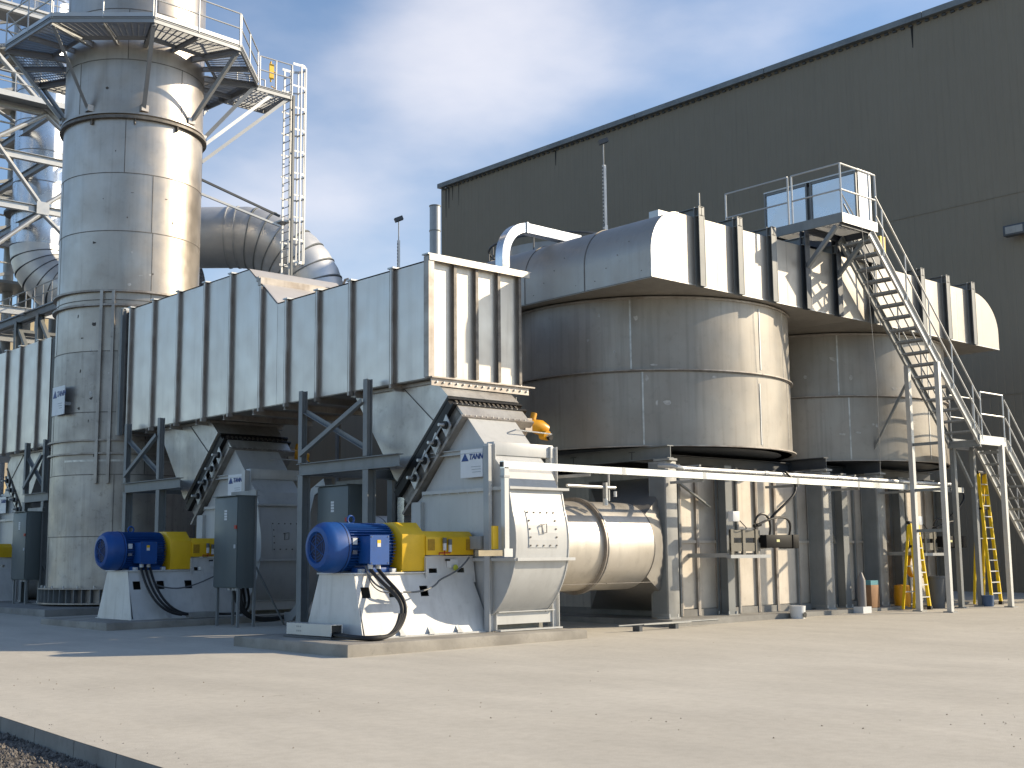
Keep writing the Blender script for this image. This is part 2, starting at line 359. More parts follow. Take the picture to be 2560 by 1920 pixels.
# ------------------------------------------------------------------ big building
BX, BY, BZ = 44.0, 54.28, 22.81
def building():
    t = thing('warehouse', 'huge olive grey metal clad warehouse wall rising behind the tanks', 'building', (BX, BY, 0))
    w = .30; prof = []
    y = BY; y1 = 16.6
    while y > y1:
        prof += [(BX, y), (BX, y-.235), (BX+.006, y-.25), (BX+.006, y-.285)]; y -= w
    prof += [(BX, y), (BX+.6, y), (BX+.6, BY)]
    zs = [0, 7.4, 14.8, BZ-.25]
    for k in range(3):
        mb = MB(); n = len(prof)
        mb.add([(a, b, z) for z in (zs[k]+.006, zs[k+1]) for a, b in prof], [(i, i+1, n+i+1, n+i) for i in range(n-2)])
        mb.build('wall_cladding', WALLM, t)
        MB().box(BX-.02, BX+.1, y1, BY, zs[k+1]-.008, zs[k+1]+.012).build('lap_joint', WALLM, t)
    MB().box(BX+.2, BX+60, y1, BY-.02, 0, BZ-.3).build('wall', WALLM, t)
    MB().box(BX-.01, BX+.25, BY-.004, BY+.03, 0, BZ-.02).build('corner_flashing', GUTT, t)
    y = BY+.05; k = 0
    while y > y1:      # gutter lengths
        L_ = 7.6
        mb = MB().sweep((BX-.16, y, BZ-.12), (BX-.16, y-L_+.02, BZ-.12), [(-.13, -.11), (.13, -.11), (.13, .14), (.10, .14), (.10, .15), (-.13, .15)])
        mb.build('gutter', GUTT, t); y -= L_
    MB().box(BX, BX+.8, y1, BY+.02, BZ, BZ+.05).build('roof_edge', GUTT, t)
    mb = MB()          # dark teeth of the roof deck under the gutter
    y = BY-.1
    while y > 17: mb.box(BX-.07, BX-.004, y-.17, y, BZ-.33, BZ-.25); y -= .36
    tag(mb.build('deck_edge', DARKS, t), kind='stuff')
    RUST = mat('leak_stain', (.018, .017, .015), .8)
    for yy, h, w in ((BY-.35, 1.7, .1), (BY-.6, 1.2, .12), (BY-.95, .8, .08), (BY-1.5, 1.2, .06), (BY-9.3, .8, .12), (24.6, .9, .12), (19.6, .75, .14), (17.4, .8, .2)):
        MB().add([(BX-.006, yy, BZ-.3), (BX-.006, yy-w, BZ-.3), (BX-.006, yy-w*.6, BZ-.3-h), (BX-.006, yy-w*.3, BZ-.3-h)], [(0, 1, 2, 3)]).build('leak_stain', RUST, t)
    l = thing('wall_light', 'small dark flood light box fixed high on the olive wall at right', 'wall light', (BX-.4, 20.65, 13.3))
    MB().box(BX-.62, BX-.3, 20.2, 21.05, 13.1, 13.5).build('lamp_housing', DARKS, l, bevel=.03)
    MB().box(BX-.635, BX-.618, 20.3, 20.95, 13.17, 13.43).build('lens', GREYL, l)
    MB().box(BX-.3, BX-.002, 20.5, 20.75, 13.2, 13.4).build('bracket', DARKS, l)
building()

# ------------------------------------------------------------------ near exhaust stack
SX, SY, SR = 17.7, 37.9, 2.19
AZC = atan2(SY, SX) + pi           # direction from the stack to the camera
def sp(a, r, z): return (SX+r*cos(a), SY+r*sin(a), z)
def sz(py):        # helper heights are given directly below
    return py
def shell(parent, c, R, z0, z1, m, n_plates, a_off, name='shell_plate', t=.03, gap=.004, seg=18, weld=WELD, vert=True, wsz=.012):
    da = 2*pi/n_plates
    for k in range(n_plates):
        a0 = a_off+k*da+gap/R; a1 = a_off+(k+1)*da-gap/R
        mb = MB().ring(c, R-t, R, z0+gap, z1-gap, seg, a0, a1); mb.build(name, m, parent, smooth=True)
        if vert:
            a = a_off+k*da
            MB().ring(c, R-.01, R+.006, z0+.02, z1-.02, 1, a-wsz/R, a+wsz/R).build('seam_weld', weld, parent)
def stack():
    t = thing('exhaust_stack', 'tall near stainless exhaust stack with an octagonal walkway and a bright sun glint', 'exhaust stack', (SX, SY, .4))
    c = (SX, SY)
    zs = [.9, 2.42, 4.27, 6.16, 8.03, 9.62, 11.79, 13.64, 15.45, 17.33, 19.0, 21.2, 23.4]
    for i, (a, b) in enumerate(zip(zs, zs[1:])):
        shell(t, c, SR, a, b, STACKL if b < 9 else STACK, 4, AZC+(-.12 if i % 2 else .28)+(.42 if i in (5, 8) else 0))
        MB().ring(c, SR-.02, SR+.009, b-.012, b+.012, 96).build('course_weld', WELD, t)
    MB().ring(c, SR-.12, SR-.05, .6, 23.3, 64).build('inner_liner', DARKS, t)
    # base ring with gussets
    b = MB().ring(c, SR, SR+.22, .42, .46, 72).ring(c, SR, SR+.22, .86, .9, 72).ring(c, SR-.03, SR, .42, .9, 72).build('base_ring', STIFF, t)
    for i in range(56):
        a = 2*pi*i/56; g = MB(); g.bar(sp(a, SR+.1, .46), sp(a, SR+.1, .86), .2, .02, up=(-sin(a), cos(a), 0)); g.build('gusset', GREYP, t)
        if i % 2: MB().cyl(sp(a+.03, SR+.12, .9), sp(a+.03, SR+.12, .97), .025, 8).build('anchor_bolt', GALVL, t)
    # flange rings
    MB().ring(c, SR, SR+.13, 15.38, 15.46, 96).build('flange_ring', WELD, t)
    MB().ring(c, SR, SR+.09, 15.54, 15.60, 96).build('flange_ring', STACK, t)
    for z in (9.86, 9.42):
        MB().ring(c, SR, SR+.12, z, z+.06, 96).build('stiffener_ring', STIFF, t)
    for z in (5.28, 4.88):
        MB().ring(c, SR, SR+.10, z, z+.05, 96).build('stiffener_ring', STIFF, t)
    for k in range(3):
        a = AZC-.62+k*.62; MB().bar(sp(a, SR+.05, 15.22), sp(a, SR+.05, 15.38), .03, .1).build('clip', WELD, t)
    # vertical channels framing the duct opening
    for dx in (16.14, 16.40):
        a = atan2(-sqrt(max(SR**2-(dx-SX)**2, 0)), dx-SX)
        MB().bar(sp(a, SR+.05, 4.0), sp(a, SR+.05, 9.9), .09, .16, up=(cos(a), sin(a), 0)).build('opening_stiffener', STACKL, t)
    # scuffed bands and patches
    MB().ring(c, SR, SR+.006, 4.66, 4.72, 40, AZC-.9, AZC+.9).build('weld_band', WELDL, t)
    rr = random.Random(11)
    SC1 = mat('dark_scuff', (.10, .085, .075), .6, .2, .5, 9); SC2 = mat('pale_scuff', (.60, .59, .57), .5, .3, .4, 9)
    for q in range(46):
        lo = q < 30
        a = AZC+rr.uniform(-.8, .75); z = rr.uniform(4.8, 9.3) if lo else rr.uniform(10, 17); w = rr.uniform(.008, .035); h = rr.uniform(.02, .07)*(1.4 if lo else .8)
        kk = 8; vs = []
        for i in range(kk):
            f = rr.uniform(.35, 1.15); vs.append((c[0]+(SR+.004)*cos(a+w*f*cos(2*pi*i/kk)), c[1]+(SR+.004)*sin(a+w*f*cos(2*pi*i/kk)), z+h*f*sin(2*pi*i/kk)))
        MB().add(vs, [tuple(range(kk))]).build('scuff', SC1 if q % 3 else SC2, t)
    # sign
    s = thing('stack_sign', 'white notice board with blue triangle mounted low on the stack near the left duct', 'sign', (15.4, 37.6, 6.1))
    b = MB().box(15.385, 15.405, 37.15, 38.06, 6.12, 7.0).build('board', WHITE, s)
    MB().prism([(37.99, 6.66), (37.72, 6.66), (37.855, 6.88)], 'x', 15.375, 15.384).build('logo_triangle', NAVY, s)
    text('TANN', .23, (15.38, 37.72, 6.69), NAVY, s, bold=.003, shear=.25)
    for i in range(3): MB().box(15.378, 15.384, 37.3, 37.62-.05*i, 6.46-.07*i, 6.475-.07*i).build('printed_line', GREYT, s)
    for yy in (37.2, 37.9): MB().box(15.4, 15.62, yy, yy+.04, 6.4, 6.5).build('bracket', GALV, s)
    # octagonal walkway
    A0 = radians(206.6); RO, RI, ZP = 4.05, 2.62, 18.0
    for k in range(8):
        a, b_ = A0+k*pi/4, A0+(k+1)*pi/4
        P = [sp(a, RO, ZP), sp(b_, RO, ZP), sp(b_, RI, ZP), sp(a, RI, ZP)]; P = [Vector(p) for p in P]
        near = k in (0, 1, 2, 3, 7)
        g = MB()       # grating: bearing bars and cross rods
        nb = 34 if near else 14
        for i in range(nb+1):
            f = i/nb; g.bar(P[0].lerp(P[3], f), P[1].lerp(P[2], f), .008, .03)
        mc = 13
        for i in range(mc+1):
            f = i/mc; g.bar(P[0].lerp(P[1], f), P[3].lerp(P[2], f), .008, .03)
        o = g.build('grating', GALV, t)
        MB().chan(P[0]-Vector((0, 0, .06)), P[1]-Vector((0, 0, .06)), .06, .2).build('edge_channel', GALV, t)
        q0, q1 = P[0]+Vector((0, 0, .1)), P[1]+Vector((0, 0, .1))
        MB().bar(q0, q1, .012, .14).build('toe_plate', GALVL, t)
        MB().bar(P[3]-Vector((0, 0, .08)), P[2]-Vector((0, 0, .08)), .05, .12).build('inner_channel', GALV, t)
        MB().ibeam(Vector(sp(a, SR, ZP-.14)), Vector(sp(a, RO-.03, ZP-.14)), .12, .2).build('bracket_arm', GALV, t)
        am = (a+b_)/2; ro = RO*cos(pi/8)
        MB().ibeam(Vector(sp(am, SR, ZP-.14)), Vector(sp(am, ro-.03, ZP-.14)), .08, .16).build('bracket_arm', GALV, t)
        MB().angle(sp(a, RO-.15, ZP-.2), sp(a, SR+.05, 15.75), .12).build('knee_brace', GALV, t)
        MB().box(*[v for w in ((SX+SR*cos(a)-.12, SX+SR*cos(a)+.12), (SY+SR*sin(a)-.12, SY+SR*sin(a)+.12), (15.65, 15.85)) for v in w]).build('brace_plate', STACK, t)
        # handrails
        H = Vector((0, 0, 1.1))
        if k != 3:
            for e in (.012, .5, .988):
                p = P[0].lerp(P[1], e); MB().tube([p, p+H], .024, 8).build('handrail_post', GALVL, t)
            for h in (1.1, .6): MB().tube([P[0]+Vector((0, 0, h)), P[1]+Vector((0, 0, h))], .024, 8).build('handrail', GALVL, t)
    # side landing towards the ladder
    x0, x1, y0, y1 = 21.2, 23.05, 36.85, 38.7
    g = MB()
    for i in range(24): g.bar((x0, y0+(y1-y0)*i/23, ZP-.02), (x1, y0+(y1-y0)*i/23, ZP-.02), .01, .03)
    for i in range(12): g.bar((x0+(x1-x0)*i/11, y0, ZP-.02), (x0+(x1-x0)*i/11, y1, ZP-.02), .01, .03)
    g.build('landing_grating', GALV, t)
    for a, b_ in (((x0, y0), (x1, y0)), ((x1, y0), (x1, y1)), ((x0, y1), (x1, y1))):
        MB().chan((*a, ZP-.08), (*b_, ZP-.08), .06, .2).build('edge_channel', GALV, t)
    for p in ((21.75, y0), (22.4, y0), (x1, y0), (x1, y1), (22.4, y1), (21.9, y1)):
        MB().tube([(*p, ZP), (*p, ZP+1.1)], .024, 8).build('handrail_post', GALVL, t)
    for a, b_ in (((21.75, y0), (x1, y0)), ((21.9, y1), (x1, y1))):
        for h in (1.1, .6): MB().tube([(*a, ZP+h), (*b_, ZP+h)], .024, 8).build('handrail', GALVL, t)
    MB().angle((22.95, 36.95, ZP-.15), (SX+SR*.93, SY-SR*.35, 14.9), .11).build('knee_brace', GALV, t)
    MB().angle((22.3, 36.95, ZP-.15), (SX+SR*.90, SY-SR*.42, 15.4), .11).build('knee_brace', GALVL, t)
    # yellow safety gate
    gt = MB(); gt.tube([(22.3, 37.05, ZP+.35), (22.3, 37.05, ZP+1.1)], .03, 8).tube([(22.6, 37.5, ZP+.4), (22.9, 37.7, ZP+.42), (22.9, 37.7, ZP+1.0), (22.6, 37.5, ZP+1.05), (22.3, 37.05, ZP+1.05)], .02, 8)
    gt.box(22.22, 22.4, 37.0, 37.03, ZP+.45, ZP+1.0); gt.build('safety_gate', YELL, t)
stack()

def caged_ladder():
    lx, ly = 23.12, 37.25
    t = thing('caged_ladder', 'white caged ladder hanging from the walkway beside the near stack', 'ladder', (lx, ly, 8.6))
    za, zb = 8.9, 19.15
    for y in (ly-.24, ly+.24):
        z_ = 9.0 if y < ly else 10.2
        MB().box(lx-.01, lx+.055, y-.02, y+.02, z_-1.4 if y < ly else z_, zb).build('stile', GALVL, t)
    z = za
    r0 = None
    while z < zb-.1:
        o = None
        if r0 is None: r0 = o = MB().cyl((lx+.02, ly-.24, z), (lx+.02, ly+.24, z), .014, 6).build('rung', GALV, t); rz = z
        else:
            o = r0.copy(); COL.objects.link(o); o.location.z = z-rz
        z += .3
    MB().box(lx-.02, lx+.06, ly-.42, ly-.34, 8.2, 18.0).build('standoff_column', GREYP, t)
    # cage
    R = .36
    ys = [i*pi/8-pi/2 for i in range(9)]
    z = 12.0; n = 0
    while z < 19.3:
        pts = [(lx, ly-R, z)] + [(lx+.35+R*cos(a), ly+R*sin(a), z) for a in ys] + [(lx, ly+R, z)]
        k = MB()
        for p, q in zip(pts, pts[1:]): k.bar(p, q, .012, .09 if n in (0, 9) else .06)
        k.build('cage_hoop', GALVL, t); z += .8; n += 1
    for a in ys[::2]:
        MB().box(lx+.35+R*cos(a)-.025, lx+.35+R*cos(a)+.025, ly+R*sin(a)-.02, ly+R*sin(a)+.02, 12.0, z-.8).build('cage_bar', GALVL, t)
    for z in (10.4, 13.4): MB().box(lx-.32, lx, ly-.28, ly+.28, z, z+.06).build('standoff_clip', GALVL, t)
    for zz, z2, m_ in ((13.6, 14.45, DARKS), (13.25, 13.95, GALVL)):
        MB().angle((lx-.3, ly-.1, zz), (SX+SR*.97, SY-SR*.2, z2), .07).build('stay_bar', m_, t)
caged_ladder()

# foundations
def slabbox(name, label, x0, x1, y0, y1, z1, m, cat='concrete pad'):
    t = thing(name, label, cat, ((x0+x1)/2, (y0+y1)/2, 0)); rr = random.Random(int(x0*100+y0))
    P = []
    for (a, b) in (((x0, y0), (x1, y0)), ((x1, y0), (x1, y1)), ((x1, y1), (x0, y1)), ((x0, y1), (x0, y0))):
        n = max(3, int(hypot(b[0]-a[0], b[1]-a[1])/.14))
        for i in range(n):
            f = i/n; k = .022 if i == 0 else 0
            P.append((a[0]+(b[0]-a[0])*f, a[1]+(b[1]-a[1])*f))
    cx, cy = (x0+x1)/2, (y0+y1)/2
    rings = []
    for (z, ins, jit) in ((-.2, 0, 0), (z1*.3, 0, .004), (z1-.03, .002, .006), (z1-.008, .012, .006), (z1, .032, .007)):
        rings.append([(x+(ins if x < cx else -ins)+rr.uniform(-jit, jit)+(rr.random() < .05)*jit*2*(1 if x < cx else -1), y+(ins if y < cy else -ins)+rr.uniform(-jit, jit), z+(rr.uniform(-.003, .001) if z == z1 else 0)) for x, y in P])
    k = len(P); vs = [p for r in rings for p in r]
    fs = [(a*k+i, a*k+(i+1) % k, (a+1)*k+(i+1) % k, (a+1)*k+i) for a in range(4) for i in range(k)] + [tuple(range(4*k, 5*k))]
    MB().add(vs, fs).build('slab', m, t, smooth=True); return t
slabbox('foundation_slab', 'low concrete foundation under the near exhaust stack and the far left fan', 14.3, 21.6, 35.3, 48.5, .36, SLABC, 'concrete foundation')

# ------------------------------------------------------------------ header ducts
HX0, HX1, HZ0, HZL, HZH = 16.4, 19.12, 5.48, 8.03, 9.15
def stiff(parent, y, z0, z1, cap=True):
    g = MB().box(HX0-.080, HX0-.066, y-.06, y+.06, z0, z1).box(HX0-.066, HX0, y-.02, y+.02, z0, z1).build('stiffener', STIFF, parent)
    MB().box(HX0-.087, HX0-.078, y-.02, y+.02, z0, z1).build('stiffener_lip', DUCT, parent)
    if cap: MB().box(HX0-.11, HX0+.25, y-.10, y+.10, z1-.02, z1+.015).build('stiffener_cap', GALVL, parent)
    MB().box(HX0-.1, HX0+.05, y-.04, y+.04, z0-.09, z0).build('stiffener_foot', STIFF, parent)
def header_right():
    t = thing('exhaust_header_duct', 'large ribbed stainless header duct running from its sunlit end to the stack', 'duct', (17.7, 27.8, HZ0))
    ys = [34.85, 33.37, 31.85, 30.34, 28.95, 27.43, 26.22, 24.86, 23.5, 21.91, 20.69]
    for a, b in zip(ys, ys[1:]):
        if a <= 28 and b > 26: # panel with the hood slope
            poly = [(a-.003, HZ0), (26.72, HZ0), (26.72, HZL), (27.43, 8.55)]
            MB().prism([(a-.003, HZ0), (26.73, HZ0), (26.73, HZL), (a-.003, HZL+(a-26.73)*.83)], 'x', HX0, HX0+.03).build('side_panel', DUCT, t)
            MB().prism([(26.72, HZ0), (b+.003, HZ0), (b+.003, HZL), (26.72, HZL)], 'x', HX0, HX0+.03).build('side_panel', DUCT, t)
        elif a > 28 and b < 28:
            MB().prism([(a-.003, HZ0), (b+.003, HZ0), (b+.003, 8.60), (28.13, HZH), (a-.003, HZH)], 'x', HX0, HX0+.03).build('side_panel', DUCT, t)
        else:
            MB().box(HX0, HX0+.03, b+.003, a-.003, HZ0, HZH if b > 28 else HZL).build('side_panel', DUCT, t)
    for y in ys[:-1]:
        z1 = HZH+.02 if y > 28 else (8.56 if y > 27 else HZL+.02)
        stiff(t, y, HZ0-.02, z1, cap=y != 27.43)
    for y in ys[:-1]:          # dark fixings along the joints
        b = MB(); z = HZ0+.1
        while z < HZL: b.box(HX0-.012, HX0-.002, y+.07, y+.09, z, z+.03); z += .16
        tag(b.build('bolt', WELD, t), kind='stuff')
    # top, bottom, back, hood
    MB().box(HX0, HX1, 20.72, 26.73, HZL-.03, HZL).build('top_panel', DUCT, t)
    MB().box(HX0, HX1, 28.13, 34.85, HZH-.03, HZH).build('top_panel', DUCT, t)
    MB().hexa([(HX0, 26.74, HZL+.005), (HX1, 26.74, HZL+.005), (HX1, 28.13, HZH+.005), (HX0, 28.13, HZH+.005)],
              [(HX0, 26.74, HZL-.03), (HX1, 26.74, HZL-.03), (HX1, 28.13, HZH-.03), (HX0, 28.13, HZH-.03)]).build('hood_panel', mat('hood_steel', (.60, .58, .56), .5, .4, .2, 1, tint=(.5, .46, .42)), t)
    MB().box(HX0-.02, HX1, 27.52, 27.66, 8.62, 8.82).build('hood_angle', STIFF, t)
    MB().box(HX0-.03, HX1, 27.60, 27.72, 8.74, 8.86).build('hood_angle_leg', BOXS, t)
    l = MB(); l.tube([(18.9, 27.5, 8.7), (18.9, 27.5, 9.0), (18.9, 27.42, 9.1), (18.9, 27.3, 9.1), (18.9, 27.22, 9.0), (18.9, 27.22, 8.6)], .035, 6); l.build('lifting_lug', STIFF, t)
    MB().box(HX1-.03, HX1, 20.72, 34.85, HZ0, HZL).build('back_panel', DUCT, t)
    for i, (a, b) in enumerate(((20.72, 24.2), (24.21, 29.5), (29.51, 34.85))):
        MB().box(HX0+.02, HX1, a, b, HZ0-.02, HZ0+.01).build('bottom_panel', TANK, t)
    y = 21.9
    while y < 34.8: MB().ibeam((HX0, y, HZ0-.09), (HX1, y, HZ0-.09), .1, .14).build('bottom_stiffener', STIFF, t); y += 1.48
    # sunlit end
    E = [16.46, 17.10, 17.72, 18.37, 19.0]
    for a, b in zip(E, E[1:]):
        MB().box(a, b-.004, 20.69, 20.72, HZ0, HZL+.04).build('end_panel', DUCTE, t)
    for i, x in enumerate(E):
        MB().box(x-.012, x+.012, 20.61, 20.69, HZ0+.05, HZL).build('end_stiffener', STIFF, t)
        MB().box(x-.065, x+.012, 20.595, 20.615, HZ0+.05, HZL).build('end_stiffener_flange', WELD if i else STIFF, t)
    MB().box(HX0-.13, HX1+.13, 20.53, 20.75, HZL+.08, HZL+.11).build('top_flange', WELDL, t)
    MB().box(HX0-.09, HX1+.1, 20.53, 20.56, HZL-.04, HZL+.08).build('top_flange_leg', DUCTE, t)
    MB().box(HX0-.05, HX1+.2, 20.5, 20.75, HZ0-.02, HZ0+.01).build('bottom_flange', STIFF, t)
    MB().box(HX0-.02, HX1+.06, 20.56, 20.59, HZ0-.18, HZ0-.02).build('bottom_flange_leg', STIFF, t)
    for i in range(15):
        x = HX0+.12+i*.185; MB().cyl((x, 20.56, HZ0-.1), (x, 20.53, HZ0-.1), .022, 6).build('flange_bolt', WELDL, t)
    MB().box(HX0-.1, HX0+.05, 20.55, 20.72, HZ0, HZL+.06).build('corner_angle', STIFF, t)
    # expansion joint at the stack
    MB().box(HX0+.05, HX1-.05, 34.93, 35.25, HZ0+.02, HZH-.06).build('expansion_joint', BLACK, t)
    for k in range(24): MB().box(HX0+.03, HX0+.05, 35.08, 35.12, HZ0+.1+k*.15, HZ0+.14+k*.15).build('joint_bolt', GALVL, t)
    MB().box(HX0, HX1, 35.25, 35.75, HZ0-.05, HZH).build('inlet_collar', STACKL, t)
    MB().box(HX0-.1, HX0, 35.3, 35.42, HZ0-.1, HZH+.05).build('collar_channel', GREYP, t)
    MB().box(HX0-.05, HX0+.4, 35.3, 35.5, HZH, HZH+.08).build('collar_cap', GALVL, t)
header_right()
def header_left():
    t = thing('far_header_duct', 'ribbed stainless header duct left of the near stack', 'duct', (17.7, 43, HZ0))
    ys = [40.85, 41.78, 43.36, 44.64, 46.1, 47.6, 49.0]
    for a, b in zip(ys, ys[1:]): MB().box(HX0, HX0+.03, a+.003, b-.003, HZ0, HZH-.05).build('side_panel', DUCT, t)
    for y in ys[1:]: stiff(t, y, HZ0-.02, HZH-.03)
    MB().box(HX0+.03, HX1, 40.85, 49.0, HZ0, HZH-.06).build('duct_body', DUCT, t)
    MB().box(HX0, HX1, 40.2, 40.75, HZ0, HZH-.1).build('expansion_joint', BLACK, t)
header_left()

# ------------------------------------------------------------------ fans
def fan_unit(tr, words, pos, group_cab=None, cab=None):
    XF[0] = tr
    H0 = .235
    t = thing('centrifugal_fan', words['fan'], 'fan', (16.8, 20.2, H0), 'centrifugal fans under the header ducts')
    # ---- pedestal
    y0b, y0t, y1b, y1t = 19.24, 19.62, 21.16, 20.78
    zb, zt = H0, 1.40
    x0b, x0t, x1 = 13.72, 13.78, 16.86
    p = MB(); th = .02
    # side faces with real window holes: front side (low y)
    def side(sgn, yb, yt, name):
        g = MB()
        def pt(x, z):       # sloping plane of the side
            f = (z-zb)/(zt-zb); return (x, yb+(yt-yb)*f, z)
        xs = [x0t, 13.87, 14.07, 14.50, 14.70, 15.26, 15.46, 16.0]; zs = [zb, .96, 1.16, zt]
        for i in range(len(xs)-1):
            for j in range(3):
                if i in (1, 3, 5) and j == 1: continue
                a = [pt(xs[i], zs[j]), pt(xs[i+1], zs[j]), pt(xs[i+1], zs[j+1]), pt(xs[i], zs[j+1])]
                b = [(q[0], q[1]+sgn*th, q[2]) for q in a]; g.hexa(a, b)
        a = [pt(16.0, zb), pt(x1, zb), pt(16.62, zt), pt(16.0, zt)]; g.hexa(a, [(q[0], q[1]+sgn*th, q[2]) for q in a])
        g.build(name, PEDW, t)
    side(1, y0b, y0t, 'pedestal_side'); side(-1, y1b, y1t, 'pedestal_side')
    a = [(x0b, y0b, zb), (x0b, y1b, zb), (x0t, y1t, zt), (x0t, y0t, zt)]
    MB().hexa(a, [(q[0]+.02, q[1], q[2]) for q in a]).build('pedestal_end', PEDW, t)
    MB().box(x0t-.03, 15.5, y0t-.05, y1t+.05, zt, zt+.03).build('pedestal_top', PEDW, t, bevel=.006)
    for yy in (y0b-.06, y1b-.1): MB().box(x0b-.02, x1, yy, yy+.16, H0-.02, H0+.02).build('base_flange', PEDW, t)
    MB().box(13.9, 16.6, 20.0, 20.5, H0, 1.3).build('inner_web', DARKS, t)
    for x in (14.6, 15.3, 16.0):
        MB().add([(x-.08, y0b-.08, H0+.02), (x+.08, y0b-.08, H0+.02), (x, y0b+.03, H0+.17), (x, y0b+.01, H0+.02)], [(0, 1, 2), (0, 2, 3), (1, 3, 2), (0, 3, 1)]).build('gusset', PEDW, t)
    # raised bearing pedestal with its own window faces
    g = MB(); bx0, bx1, by0, by1, bz = 15.55, 16.74, 19.66, 20.74, 1.70
    for sgn, y, yb in ((1, by0, y0t-.04), (-1, by1, y1t+.04)):
        xs = [bx0-.1, 15.56, 15.77, 16.28, 16.47, bx1]; zs = [1.2, 1.25, 1.49, bz]
        for i in range(5):
            for j in range(3):
                if i in (1, 3) and j == 1: continue
                def q(x, z): return (x, yb+(y-yb)*(z-1.2)/(bz-1.2)-sgn*.0, z)
                aa = [q(xs[i], zs[j]), q(xs[i+1], zs[j]), q(xs[i+1], zs[j+1]), q(xs[i], zs[j+1])]
                g.hexa(aa, [(v[0], v[1]+sgn*.02, v[2]) for v in aa])
    g.box(bx0-.1, bx1, by0, by1, bz, bz+.03); g.box(bx0-.1, bx0-.08, by0-.1, by1+.1, 1.3, bz)
    g.build('bearing_pedestal', PEDW, t)
    MB().box(16.02, 16.30, by0-.045, by0-.035, 1.5, 1.66).build('rating_label', LABW, t)
    MB().cyl((16.2, by0-.09, 1.50), (16.2, by0-.10, 1.50), .06, 14).build('round_sticker', mat('sticker_green', (.45, .50, .05), .5), t)
    MB().box(15.98, 16.10, by0-.047, by0-.037, 1.63, 1.67).build('small_plate', BLACK, t)
    # ---- guards
    g = MB().prism([(19.62, 1.44), (19.62, 2.15), (19.9, 2.39), (20.5, 2.39), (20.78, 2.15), (20.78, 1.44)], 'x', 14.90, 15.47)
    g.build('coupling_guard', YELL, t, bevel=.012)
    MB().box(14.87, 14.905, 19.60, 20.80, 1.43, 1.46).build('guard_foot', YELL, t)
    g = MB().prism([(19.6, 1.75), (19.6, 2.1), (19.72, 2.22), (20.68, 2.22), (20.8, 2.1), (20.8, 1.75)], 'x', 15.48, 16.70)
    g.build('bearing_guard', YELL, t, bevel=.01)
    for x in (15.52, 16.5): MB().box(x, x+.17, 19.588, 19.60, 1.84, 2.06).build('guard_mesh', YELLM, t)
    for x, z in ((15.90, 1.93), (16.04, 1.90)):
        MB().cyl((x, 19.54, z-.09), (x, 19.54, z+.05), .036, 12).build('grease_cup', LABW, t, smooth=True)
        MB().cyl((x, 19.54, z+.05), (x, 19.54, z+.16), .040, 12).build('grease_cap', CABLG, t, smooth=True)
        MB().tube([(x, 19.54, z-.09), (x, 19.54, 1.79), (x-.14, 19.54, 1.79), (x-.14, 19.54, 1.75)], .013, 6).build('grease_line', RED, t)
    # ---- housing (profile in y-z)
    XA, XB = 16.8, 18.22
    cy, cz = 20.2, 1.94
    prof = [(21.33, 3.1), (21.33, 1.9)]
    pts = []
    for k in range(0, 41):
        a = radians(-8 - (172+22)*k/40)          # from back, round the bottom, up the front
        R = 1.62 + .2*k/40
        pts.append((cy+R*cos(a), cz+R*sin(a)))
    front = [q for q in pts]
    poly = [(21.55, 2.9), (21.62, 1.72)] + front[1:] + [(18.60, 3.05)]
    half = [(y, z) for y, z in poly]
    MB().prism(half + [(21.33, 3.05)], 'x', XA, XB).build('scroll_housing', FANG, t, smooth=True)
    up = [(18.62, 3.09), (18.80, 3.42), (19.22, 3.82), (20.55, 3.82), (21.33, 2.95), (21.33, 3.09)]
    MB().prism([(18.64, 3.09), (18.80, 3.40), (19.24, 3.84), (20.66, 3.84), (21.36, 3.09)], 'x', XA+.04, XB-.04).build('scroll_upper', FANG, t)
    MB().prism([(19.30, 3.90), (20.18, 4.86), (20.30, 4.80), (21.40, 3.5), (20.66, 3.84), (20.60, 3.84), (19.26, 3.84)], 'x', XA+.04, XB-.04).build('outlet_transition', FANG, t)
    # edge rims on the side plates
    for x in (XA-.03, XB):
        for (a, b) in zip(front[14:], front[15:]+[(18.60, 3.05)]):
            pass
    fr = front[1:]+[(18.60, 3.05)]
    for x in (XA-.012, XB+.012):
        rim = MB()
        for (a, b) in zip(fr, fr[1:]): rim.bar((x, a[0], a[1]), (x, b[0], b[1]), .03, .03, up=(1, 0, 0))
        rim.build('housing_rim', FANG, t)
    # split flanges and stiffeners
    MB().box(XA-.05, XB+.12, 18.32, 18.48, 1.62, 1.68).build('split_flange', FANG, t)
    MB().box(XA-.10, XA, 18.36, 21.0, 1.62, 1.68).build('split_flange', FANG, t)
    MB().box(XA-.08, XB+.15, 18.50, 18.66, 3.04, 3.09).build('split_flange', FANG, t)
    MB().box(XA-.07, XA, 18.60, 21.33, 3.03, 3.10).build('split_flange', FANG, t)
    for i in range(9): MB().cyl((XA-.075, 18.9+i*.3, 3.02), (XA-.075, 18.9+i*.3, 3.0), .02, 6).build('flange_bolt', WELDL, t)
    MB().chan((XA-.06, 21.0, 3.86), (XA-.06, 19.3, 3.86), .08, .10).build('side_channel', FANG, t)
    MB().box(XA+.05, XB+.3, 19.12, 19.34, 3.76, 4.03).build('front_beam', FANG, t, bevel=.01)
    MB().ibeam((XA-.04, 19.15, H0), (XA-.04, 19.15, 3.98), .16, .2, up=(1, 0, 0)).build('support_column', FANG, t)
    MB().ibeam((XB+.28, 19.15, H0), (XB+.28, 19.15, 4.0), .16, .2, up=(1, 0, 0)).build('support_column', FANG, t)
    MB().box(XA+.06, XB+.2, 19.10, 19.14, .36, .62).build('cross_channel', FANG, t)
    MB().box(XA, XB+.3, 18.9, 19.05, H0, H0+.03).build('base_angle', FANG, t)
